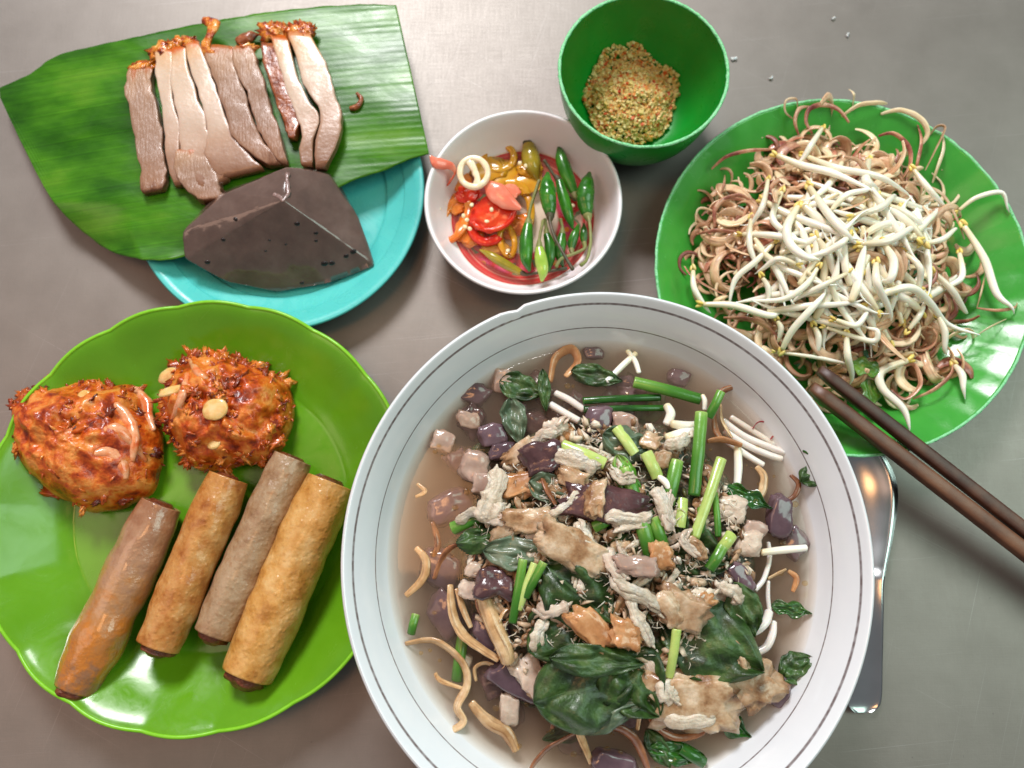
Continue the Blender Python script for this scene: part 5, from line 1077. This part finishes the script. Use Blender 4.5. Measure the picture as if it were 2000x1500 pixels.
# scallions
for a in [('long bright scallion floating at the top', 1238, 746, 1368, 780, 29, 'scallion', .25, .35), ('upper dark scallion length lying level at the top', 1138, 783, 1290, 776, 18, 'scallion_dark', .1, .1), ('lower dark scallion length lying level at the top', 1140, 800, 1302, 797, 16, 'scallion_dark', .12, .12), ('tall bright scallion standing upright on the right', 1370, 806, 1355, 968, 30, 'scallion', 1.1, .7), ('bright scallion tip behind the tall one', 1408, 765, 1384, 815, 22, 'scallion', 1.0, .7),
          ('long pale scallion leaning right of the tall one', 1409, 896, 1356, 1050, 25, 'scallion_pale', 1.0, .7), ('green scallion stub left of the tall one', 1322, 900, 1304, 985, 32, 'scallion', .9, .6), ('thin scallion stem right of the pale one', 1395, 962, 1403, 1048, 16, 'scallion', .6, .5), ('pale green scallion under the green stub', 1333, 975, 1328, 1030, 26, 'scallion_pale', .5, .5), ('yellow green scallion in the upper middle', 1204, 836, 1240, 886, 26, 'scallion_pale', .9, .7),
          ('split yellow white scallion left of the middle', 1098, 870, 1182, 906, 30, 'scallion_pale', .8, .8), ('yellow scallion knot in the middle', 1262, 885, 1284, 932, 30, 'scallion_pale', .9, .7), ('dark green scallion in the middle of the heap', 1222, 915, 1243, 985, 32, 'scallion', .6, .5), ('white edged scallion at the left of the heap', 884, 1032, 934, 1010, 30, 'scallion', .45, .5), ('left scallion stem of the pair at the front', 1022, 1092, 1001, 1216, 20, 'scallion', .85, .7),
          ('right scallion stem of the pair at the front', 1062, 1098, 1026, 1166, 20, 'scallion', .85, .75), ('middle pale stem between the front pair', 1045, 1100, 1012, 1190, 20, 'scallion_pale', .7, .7), ('pale scallion stem in the lower right', 1322, 1228, 1307, 1322, 21, 'scallion_pale', .9, .7), ('green scallion right of the dark liver slice', 1250, 1010, 1270, 1085, 34, 'scallion', .7, .5), ('second green scallion right of the liver slice', 1275, 1012, 1296, 1068, 30, 'scallion', .65, .5),
          ('small green scallion by the liver slice', 1160, 1030, 1190, 1015, 26, 'scallion', .5, .5), ('bright split scallion on the lower right', 1412, 1068, 1385, 1112, 26, 'scallion', .9, .8), ('pale scallion ring next to the split one', 1428, 1045, 1412, 1068, 28, 'scallion_pale', .8, .8), ('sunken green scallion in the lower left broth', 905, 1240, 892, 1330, 28, 'scallion', -.35, -.3), ('short green bit by the left wall', 812, 1200, 803, 1238, 20, 'scallion', -.1, -.1), ('dark green scallion at the bottom', 1330, 1462, 1375, 1490, 26, 'scallion_dark', .25, .2), ('green scallion under the standing stub', 1370, 985, 1366, 1040, 24, 'scallion', .45, .4)]:
    scal(*a)
# dark liver and blood pieces
for a in [('long dark liver slice across the centre', 1178, 985, 150, 62, .1, 'blood_cake', .75, .2, .35, .3), ('dark glossy cube by the split scallion', 1058, 893, 78, 56, -.3, 'blood_cake', .7, .45, .3, .3), ('dark glossy cube left of the front scallions', 968, 1140, 66, 52, .1, 'blood_cake', .55, .45, .3, .35)]:
    chunk('liver_piece', a[0], 'liver piece', 'blood', a[1], a[2], a[3], a[4], a[5], a[6], a[7], a[8], a[9], a[10])
for a in [('purple cube at the upper left of the broth', 962, 850, 54, 46, -.2, .0), ('smaller purple cube below it with a bright edge', 980, 882, 48, 34, -.1, .1), ('purple cube under the dark scallions', 1168, 822, 54, 58, 0, .0), ('purple rounded cube at the right wall', 1522, 1008, 46, 80, .25, .1), ('purple bit at the right of the heap', 1447, 1128, 34, 62, -.5, .5), ('sunken purple cube near the upper left leaf', 930, 770, 50, 44, .4, -.35), ('sunken purple cube at the lower left', 1010, 1330, 110, 50, .5, -.15), ('purple piece behind the lower right slab', 1515, 1345, 50, 60, .4, .05), ('sunken brown cube at the far top', 1160, 690, 40, 26, 0, -.3), ('sunken brown cube right of the top scallion', 1325, 738, 44, 34, .3, -.4), ('sunken dark cube left of centre', 860, 1110, 80, 70, .4, -.7), ('sunken dark cube in the left broth', 880, 990, 90, 60, -.4, -.6), ('sunken dark piece in the lower broth', 960, 1240, 80, 70, .2, -.5), ('sunken dark piece lower left', 870, 1200, 80, 60, .9, -.7), ('sunken purple piece under the right herbs', 1550, 1060, 50, 50, .9, -.4), ('sunken purple slab at the bottom edge', 1200, 1492, 84, 46, .3, -.1)]:
    chunk('blood_cube', a[0], 'blood cube', 'blood', a[1], a[2], a[3], a[4], a[5], 'blood_purple', a[6], None, .55, .12, (.1, .1))
# meat: pale cubes, slabs
for a in [('pale pink square cube at the left edge of the broth', 866, 862, 44, 40, .35, 'pink_meat', -.18), ('rounded pink cube above the square one', 916, 820, 46, 36, .1, 'pink_meat', -.25), ('pale pink slice at the left of the heap', 928, 912, 58, 58, .5, 'pink_meat', .15), ('pink cube sunk near the upper left', 985, 745, 44, 50, .1, 'pink_meat', -.25), ('round white onion piece at the right', 1427, 995, 58, 50, .2, 'pale_meat', .25), ('striped translucent onion at the right', 1462, 1062, 48, 46, 0, 'pale_meat', .35), ('glassy onion piece above the striped one', 1474, 1034, 44, 34, .2, 'pink_meat', .3),
          ('small pale cube left of the glossy dark cube', 917, 1152, 40, 32, .3, 'pale_meat', .4), ('tiny pale cube above it', 924, 1112, 26, 28, .2, 'pale_meat', .45), ('round brown bean in the upper middle', 1292, 898, 32, 34, 0, 'tan_meat', .85), ('clear onion skin at the upper middle', 1222, 828, 54, 40, .2, 'pink_meat', .15), ('amber fat lump below the pale shaving', 1098, 850, 44, 44, .3, 'orange_meat', .25), ('glassy fat cube at the left', 945, 945, 44, 40, .2, 'pink_meat', .25), ('small sunken pale cube near the left wall', 905, 1290, 34, 30, .4, 'pale_meat', -.4), ('pale cube in the lower broth', 995, 1385, 36, 56, .2, 'pale_meat', -.1)]:
    chunk('meat_cube', a[0], 'meat piece', 'meat', a[1], a[2], a[3], a[4], a[5], a[6], a[7], None, .5, .14, (.15, .1))
for a in [('long tan slab with browned edge in the centre', 1115, 1070, 128, 62, .5, 'tan_meat', .95, .14), ('tan slab with a white tail left of centre', 1035, 1016, 90, 40, -.08, 'tan_meat', .85, .15), ('orange shaving beside the white shreds', 1024, 944, 84, 44, -.22, 'orange_meat', .5, .12), ('orange tan wedge at the lower left of centre', 1156, 1228, 82, 46, .85, 'orange_meat', .9, .14), ('small orange pink lump right of the wedge', 1222, 1238, 52, 46, .3, 'orange_meat', 1.0, .3), ('pinkish slab in the right centre', 1243, 1105, 74, 34, .1, 'pink_meat', 1.0, .2), ('orange brown piece behind the pinkish slab', 1290, 1085, 40, 46, 0, 'orange_meat', .85, .2),
          ('large browned slab at the lower right', 1352, 1370, 150, 96, .12, 'tan_meat', .75, .28), ('golden square slab by the lower right wall', 1475, 1338, 88, 70, -.5, 'tan_meat', .6, .26), ('browned fold in the right centre', 1330, 1190, 90, 60, .5, 'tan_meat', .8, .2), ('orange edged fold right of it', 1362, 1180, 64, 30, -.45, 'orange_meat', .95, .12), ('pale strip on the dark cube', 1018, 882, 70, 30, -.6, 'tan_meat', .75, .16), ('tan stub lying on the liver slice', 1162, 975, 32, 62, .05, 'tan_meat', 1.15, .18), ('brown bit beside the yellow scallion', 1120, 935, 56, 34, .4, 'tan_meat', .8, .18), ('tan bit by the sprouts', 1270, 862, 34, 30, .3, 'tan_meat', .8, .15), ('pale piece under the liver slice', 1235, 1020, 60, 26, -.2, 'white_meat', .8, .14), ('grey pale piece near the slab', 985, 1040, 40, 52, .3, 'tan_meat', .7, .16), ('sunken tan piece at the bottom', 1040, 1320, 50, 70, -.5, 'pale_meat', .2, .16)]:
    chunk('meat_piece', a[0], 'meat piece', 'meat', a[1], a[2], a[3], a[4], a[5], a[6], a[7], a[8], .3, .3, (R.uniform(-.25, .25), R.uniform(-.2, .2)), 2.2)
# shredded white meat strips
for p, wpx, mt, lab in [
  ([(975, 915), (968, 955), (955, 985), (940, 1020)], 40, 'white_meat', 'thick white shred standing at the left of the heap'), ([(985, 985), (965, 1010), (945, 1015)], 30, 'white_meat', 'short white shred below the thick one'), ([(1150, 905), (1110, 892), (1180, 905)], 32, 'white_meat', 'white shred under the split scallion'), ([(1080, 895), (1120, 900), (1165, 918)], 34, 'white_meat', 'white shred right of the dark cube'),
  ([(1280, 952), (1295, 985), (1308, 1032)], 26, 'white_meat', 'white shred right of the liver slice'), ([(1193, 1127), (1220, 1150), (1260, 1165), (1292, 1195)], 28, 'white_meat', 'long white edged strip in the right centre'), ([(1228, 1160), (1240, 1200), (1255, 1225), (1272, 1262)], 24, 'white_meat', 'white strip pointing down in the right centre'), ([(1125, 1020), (1140, 1050), (1166, 1082)], 26, 'white_meat', 'white strip over the tan slab'),
  ([(1185, 1070), (1200, 1110), (1225, 1130)], 28, 'pale_meat', 'pale strip left of the pinkish slab'), ([(1290, 1155), (1310, 1195), (1325, 1220)], 34, 'tan_meat', 'tan strip beneath the fold'), ([(935, 1005), (970, 1015), (1000, 1012)], 26, 'pale_meat', 'pale tail of the tan slab'), ([(1290, 1400), (1330, 1412), (1375, 1405), (1400, 1395)], 28, 'white_meat', 'white flesh along the lower browned slab'), ([(1288, 1330), (1300, 1350), (1320, 1365)], 34, 'white_meat', 'white flesh at the left of the browned slab'),
  ([(1310, 960), (1300, 1010), (1315, 1035)], 20, 'pale_meat', 'pale shred by the green stub'), ([(1345, 1040), (1335, 1060), (1365, 1085)], 20, 'pale_meat', 'pale shred below the pale scallion'), ([(1340, 1055), (1368, 1070), (1372, 1095)], 22, 'tan_meat', 'tan shred below the pale scallion'), ([(1405, 1140), (1435, 1160), (1445, 1180)], 26, 'white_meat', 'white shred on the right curled leaf'), ([(1345, 1160), (1375, 1170), (1395, 1155)], 24, 'white_meat', 'white shred over the orange edged fold'),
  ([(1435, 1240), (1455, 1280), (1460, 1310)], 36, 'tan_meat', 'tan strip by the noodle arcs'), ([(1060, 1210), (1050, 1240), (1045, 1275)], 22, 'white_meat', 'white shred at the lower left of the heap'), ([(1050, 1180), (1075, 1195), (1110, 1180)], 24, 'pale_meat', 'feathery shred right of the front scallions'), ([(1300, 870), (1330, 865), (1345, 850)], 26, 'white_meat', 'white shred under the bean sprouts'), ([(890, 1020), (925, 1000), (950, 1008)], 20, 'white_meat', 'white shred above the left scallion'),
  ([(1195, 915), (1215, 935), (1240, 930)], 22, 'white_meat', 'white shred by the middle scallion'), ([(1060, 840), (1085, 835), (1105, 820)], 30, 'pale_meat', 'curved pale shaving at the upper left'), ([(1040, 870), (1062, 850), (1090, 845)], 24, 'pale_meat', 'second pale shaving below it'), ([(1180, 1015), (1210, 1010), (1258, 1018)], 26, 'white_meat', 'white shred under the right of the liver'), ([(1075, 1010), (1110, 985), (1130, 960)], 18, 'white_meat', 'fuzzy shred between slab and liver')]:
    stripe('meat_shred', lab, 'meat shred', 'meat', p, wpx, mt, .5, .85, .55, 3.0, .5, amp=.12)
# sprouts and blossom curls in the soup
for p, wpx, lab in [([(1302, 792, .5), (1310, 808, .6), (1302, 828, .5)], 20, 'curved cream sprout end at the upper right'), ([(1312, 828, .7), (1340, 832, .75), (1362, 830, .7)], 20, 'upper cream sprout lying by the tall scallion'), ([(1302, 855, .7), (1330, 848, .7), (1352, 838, .7)], 22, 'lower cream sprout lying by the tall scallion'), ([(1488, 1079, .45), (1530, 1074, .5), (1574, 1070, .5)], 16, 'white stalk pointing to the right wall'), ([(942, 1160, .5), (960, 1210, .6), (985, 1265, .6), (992, 1292, .5)], 34, 'tan sprout with a thick base at the lower left'), ([(1372, 772, .5), (1376, 800, .5)], 11, 'thin white stalk above the tall scallion'), ([(1242, 690, -.05), (1215, 715, 0), (1185, 745, 0)], 14, 'cream stalk floating at the top'), ([(1225, 685, -.05), (1240, 705, 0), (1248, 728, 0)], 12, 'second cream stalk floating at the top'), ([(1440, 870, 0), (1442, 910, -.1), (1440, 945, -.2)], 18, 'sunken stalk under the orange curl'), ([(1395, 1000, .3), (1440, 1000, .2), (1480, 960, .1)], 15, 'cream stalk behind the feathery herb'), ([(1285, 930, .8), (1310, 960, .8)], 14, 'cream stalk end in the upper middle')]:
    stripe('sprout_stalk', lab, 'sprout', 'sprout', p, wpx, 'sprout_white' if 'tan' not in lab else 'soup_shred', .95, .3, .06, 2, .75, amp=0)
for p, wpx, mt, lab in [
  ([(880, 1143, .2), (885, 1200, .35), (910, 1245, .4), (973, 1288, .4)], 22, 'soup_shred', 'wide tan blossom curl at the lower left of the heap'), ([(892, 1150, .2), (905, 1190, .3), (920, 1225, .3)], 14, 'soup_shred', 'inner blossom curl beside the wide one'), ([(793, 1257, -.05), (850, 1252, .05), (900, 1290, .1), (913, 1335, .1), (893, 1380, .05), (905, 1410, .1), (868, 1434, .1)], 22, 'soup_shred', 'long tan blossom curl sweeping to the left wall'),
  ([(920, 1373, 0), (955, 1410, .05), (990, 1432, .05), (1008, 1466, 0)], 26, 'soup_shred', 'yellow brown blossom strip at the lower left'), ([(813, 1070, -.05), (832, 1095, 0), (826, 1130, 0), (793, 1163, -.05)], 18, 'soup_shred', 'speckled blossom arc by the left wall'), ([(930, 1330, 0), (928, 1305, 0), (950, 1295, 0), (975, 1310, 0), (972, 1340, 0)], 10, 'soup_shred', 'small ring of blossom in the lower left broth'), ([(1128, 1430, .3), (1075, 1458, .3), (1048, 1485, .25), (1035, 1505, .25)], 14, 'soup_shred_dark', 'thin red brown shred arching over the bottom'),
  ([(1022, 1352, .1), (1050, 1362, .15), (1078, 1372, .1)], 16, 'soup_shred', 'short speckled strip at the lower middle'), ([(1085, 1362, .4), (1085, 1390, .3), (1079, 1422, .2)], 14, 'soup_shred_dark', 'brown upright shred by the large leaf'), ([(1217, 1395, .4), (1215, 1365, .7), (1235, 1348, .8), (1250, 1375, .6), (1245, 1425, .3)], 12, 'soup_shred', 'tall loop of blossom by the browned slab'), ([(1268, 1370, .3), (1275, 1410, .3), (1320, 1440, .3), (1370, 1430, .3), (1390, 1395, .4)], 14, 'soup_shred_dark', 'brown ring curl under the browned slab'),
  ([(1160, 1430, .2), (1200, 1420, .3), (1240, 1445, .3), (1265, 1500, .2)], 24, 'soup_shred_dark', 'broad brown curl at the bottom edge'), ([(1395, 812, .2), (1400, 780, .2), (1415, 762, .2), (1442, 754, .1)], 16, 'soup_shred_dark', 'orange curl rising by the scallion tip'), ([(1382, 862, .3), (1410, 858, .35), (1448, 870, .3)], 16, 'orange_meat', 'short orange curl beside the noodle bundle'), ([(1395, 810, .2), (1398, 840, .2), (1410, 858, .2)], 20, 'soup_shred_dark', 'wide orange brown band beside the tall scallion'), ([(1408, 790, .3), (1410, 820, .3), (1430, 855, .2)], 10, 'soup_shred', 'thin pointed shred beside the orange curl'),
  ([(1478, 912, .1), (1492, 930, .15), (1490, 955, .1), (1478, 985, .05)], 18, 'soup_shred', 'double edged curl at the right of the noodles'), ([(1544, 928, .2), (1560, 945, .3), (1552, 968, .3), (1535, 979, .2)], 11, 'soup_shred_dark', 'small hooked curl by the rim leaf'), ([(1470, 838, .0), (1482, 824, .05), (1502, 828, .1), (1512, 845, .05), (1505, 858, 0)], 5, 'red_skin', 'thin red curl lying on the noodles'), ([(1060, 935, .7), (1068, 955, .8), (1085, 985, .7)], 14, 'soup_shred_dark', 'dark red brown curl on the orange shaving'), ([(815, 945, -.1), (830, 960, -.05), (812, 970, -.05)], 10, 'soup_shred', 'small hook near the left wall'),
  ([(845, 1020, -.1), (855, 1060, -.1), (845, 1100, -.15)], 14, 'soup_shred_dark', 'faint sunken shred in the left broth'), ([(1075, 745, -.1), (1085, 700, -.1), (1115, 682, -.1), (1128, 705, -.1), (1105, 735, -.05)], 22, 'orange_meat', 'orange ring of shred at the top of the broth'), ([(1540, 1115, -.1), (1556, 1130, -.05), (1548, 1155, -.05)], 12, 'orange_meat', 'orange shred floating by the right wall'), ([(1500, 1130, 0), (1520, 1120, 0), (1535, 1112, 0)], 10, 'soup_shred', 'small tan shred by the right wall'), ([(850, 1315, 0), (862, 1330, 0), (905, 1345, 0)], 10, 'soup_shred', 'forked pale shred at the lower left'), ([(1125, 1415, .1), (1135, 1440, .1), (1155, 1490, 0)], 16, 'soup_shred', 'pale shred at the bottom middle'), ([(940, 1180, .1), (950, 1220, .1), (945, 1250, 0)], 9, 'soup_shred_dark', 'thin brown arc beside the tan sprout'), ([(900, 1060, -.1), (870, 1080, -.1), (848, 1130, -.1)], 16, 'soup_shred_dark', 'sunken brown strip left of the heap')]:
    stripe('blossom_curl', lab, 'blossom shred', 'shred', p, wpx, mt, .45, 0, .15, 3, .5, up=(.4, -.5, .6), amp=0)
stripe('leaf_stalk', 'dark stalk of the rim leaf', 'herb stalk', 'leaf', [(1569, 880, .9), (1580, 886, .9), (1587, 902, .8)], 8, 'scallion_dark', .8, 0, .1)
# the heap's unnamed filling: small shreds between the pieces
for i in range(120):
    a = R.uniform(0, 2 * pi); rr = 5.6 * sqrt(R.random()); x, y = sm.x + rr * cos(a), sm.y + rr * sin(a); z = soupz(x, y); g = G(); k = i % 5
    if k == 0:
        leaf_mesh(g, (x, y, z - .2), R.uniform(1.6, 2.8), R.uniform(1.0, 1.8), R.uniform(0, 6), .25, R.uniform(-.3, .3), .25, i); tag(g.build('herb_leaf', R.choice(['soup_leaf', 'soup_leaf', 'leaf_grey'])), 'wilted dark herb leaf ' + where(x, y, sm, 'the soup toppings'), 'herb leaf', 'wilted leaves buried in the soup heap')
    elif k == 1:
        a0, sp_, rad = R.uniform(0, 6), R.uniform(1.5, 4), R.uniform(.4, 1.1); c = Vector((x, y, z + R.uniform(.0, .3)))
        tube(g, [c + Vector((rad * (cos(a0 + sp_ * q / 5) - cos(a0)), rad * (sin(a0 + sp_ * q / 5) - sin(a0)), .1 * sin(q + i))) for q in range(6)], [.05, R.uniform(.08, .17), .05], 8, 22, .45, up=(.4, .5, .6), seed=i); tag(g.build('blossom_curl', R.choice(['soup_shred', 'soup_shred', 'soup_shred_dark'])), 'loose brown blossom curl ' + where(x, y, sm, 'the soup toppings'), 'blossom shred', 'blossom curls buried in the soup heap')
    else:
        z += .35
        d = Vector((R.uniform(-1, 1), R.uniform(-1, 1), R.uniform(-.1, .15))).normalized() * R.uniform(.4, .9); p = Vector((x, y, z + R.uniform(-.1, .1)))
        
        flake(g, [p - d, p + Vector((.05, .05, .08)), p + d], R.uniform(.13, .26), i * 1.3)
        for q in range(2):
            o3 = Vector((R.uniform(-.2, .2), R.uniform(-.2, .2), R.uniform(-.08, .1))); e_ = d * R.uniform(.5, 1.1); tube(g, [p - e_ + o3, p + o3 * 1.3 + Vector((R.uniform(-.1, .1), R.uniform(-.1, .1), .06)), p + e_ + o3 * .8], [.04, R.uniform(.07, .15), .03], 7, 10, .6, rough=.35, rs=4, seed=i + q)
        g = g; tag(g.build('meat_shred', R.choice(['pale_meat', 'tan_meat', 'white_meat', 'tan_meat'])), 'small pale meat shred ' + where(x, y, sm, 'the soup toppings'), 'meat shred', 'meat shreds buried in the soup heap')
g = G()
for i in range(1900):
    a = R.uniform(0, 2 * pi); rr = 6.0 * sqrt(R.random()); x, y = sm.x + rr * cos(a), sm.y + rr * sin(a)
    if noise.noise(Vector((x * .55, y * .55, 7))) < -.05: continue
    z = soupz(x, y) + R.uniform(.25, .8); d = Vector((R.uniform(-1, 1), R.uniform(-1, 1), R.uniform(-.4, .4))).normalized() * R.uniform(.06, .26)
    p = Vector((x, y, z)); tube(g, [p - d, p + Vector((R.uniform(-.1, .1), R.uniform(-.1, .1), .03)), p + d], [.01, R.uniform(.014, .036), .01], 5, 5, .7)
tag(g.build('meat_fibres', 'white_meat'), 'fine white shredded meat fibres scattered over the soup', None, kind='stuff')
# flakes and torn bits too many to count
food('mixed_flakes', [(26, 50, 22), (60, 90, 44), (120, 88, 62), (176, 142, 110), (214, 194, 168), (236, 226, 210)], scale=2, rough=.35, bump=.5, bscale=8, sss=.2, attr='c', attr_stops=[0, .14, .26, .5, .75, 1], mix=.12)
g = G()
for i in range(2200):
    a = R.uniform(0, 2 * pi); rr = 6.1 * sqrt(R.random()); x, y = sm.x + rr * cos(a), sm.y + rr * sin(a)
    n_ = noise.noise(Vector((x * .6, y * .6, 1)))
    if R.random() < .35 - n_: continue
    g.cc = max(0, min(1, R.random() * .8 + .2 + .3 * n_)); s_ = R.uniform(.05, .23)
    blob(g, (x, y, soupz(x, y) + R.uniform(.1, .62)), (s_ * R.uniform(.9, 2.2), s_ * R.uniform(.4, 1), s_ * R.uniform(.2, .5)), Euler((R.uniform(-.7, .7), R.uniform(-.7, .7), R.uniform(0, 3.1))).to_matrix(), 1, 1.0, 2.4, i * .7)
tag(g.build('torn_flakes', 'mixed_flakes'), 'small torn flakes of meat and herb between the soup toppings', None, kind='stuff')
for i in range(34):                                    # things sunk in the cloudy broth round the heap
    a = R.uniform(.25 * pi, 1.55 * pi); rr = R.uniform(6.0, 8.6); x, y = bc.x + rr * cos(a), bc.y + rr * sin(a) * 1.03; dz = R.uniform(.45, 1.0); z = max(BZ - dz, 1.6)
    if rr > inner_r(z) - .8: continue
    g = G()
    if i % 3: chunk_mesh(g, (x, y, z), (R.uniform(.4, .8), R.uniform(.35, .7), R.uniform(.25, .45)), Euler((R.uniform(-.3, .3), R.uniform(-.3, .3), R.uniform(0, 3))).to_matrix(), .2, 1.6, i * 1.1, .5, 1); tag(g.build('blood_cube', 'blood_cake' if i % 2 else 'blood_purple'), 'dim dark cube sunk in the broth ' + where(x, y, sm, 'the bowl'), 'blood cube', 'dim pieces sunk in the broth')
    else: leaf_mesh(g, (x, y, z), R.uniform(1.6, 2.6), R.uniform(.8, 1.4), R.uniform(0, 6), .2, R.uniform(-.3, .3), .3, i); tag(g.build('herb_leaf', 'soup_leaf'), 'dim herb leaf sunk in the broth ' + where(x, y, sm, 'the bowl'), 'herb leaf', 'dim pieces sunk in the broth')
food('oil', [(214, 190, 150), (220, 196, 156)], scale=1, rough=.05, bump=0)
liquid(MATS['oil'], (.97, .9, .76, 1), .03)
g = G()
for i in range(90):
    a = R.uniform(0, 2 * pi); rr = R.uniform(5.2, 9.0); s_ = R.uniform(.04, .16)
    blob(g, (bc.x + rr * cos(a), bc.y + rr * sin(a) * 1.03, BZ + .012), (s_, s_ * R.uniform(.8, 1), .035), None, 2, .1, 1, i)
tag(g.build('oil_drops', 'oil'), 'small clear oil drops floating on the broth', None, kind='stuff')
# crumbs on the steel, mark on the rim
food('rice_crumb', [(214, 216, 214), (232, 234, 232)], scale=2, rough=.3, bump=.2, sss=.3)
for x, y, r, lab in [(1433, 116, .2, 'white crumb on the steel just right of the green bowl'), (1628, 38, .13, 'white crumb on the steel near the top edge'), (1508, 150, .12, 'pale crumb on the steel above the sprout plate'), (1655, 68, .14, 'yellowish crumb on the steel near the top edge')]:
    g = G(); p = P(x, y, .08)
    for k in range(3): blob(g, p + Vector((R.uniform(-.14, .14), R.uniform(-.14, .14), 0)), (r * .6, r * .4, .07), Matrix.Rotation(k, 3, 'Z'), 2, .3, 1.4, k + x)
    tag(g.build('rice_crumb', 'rice_crumb'), lab, 'crumb', 'crumbs on the table')
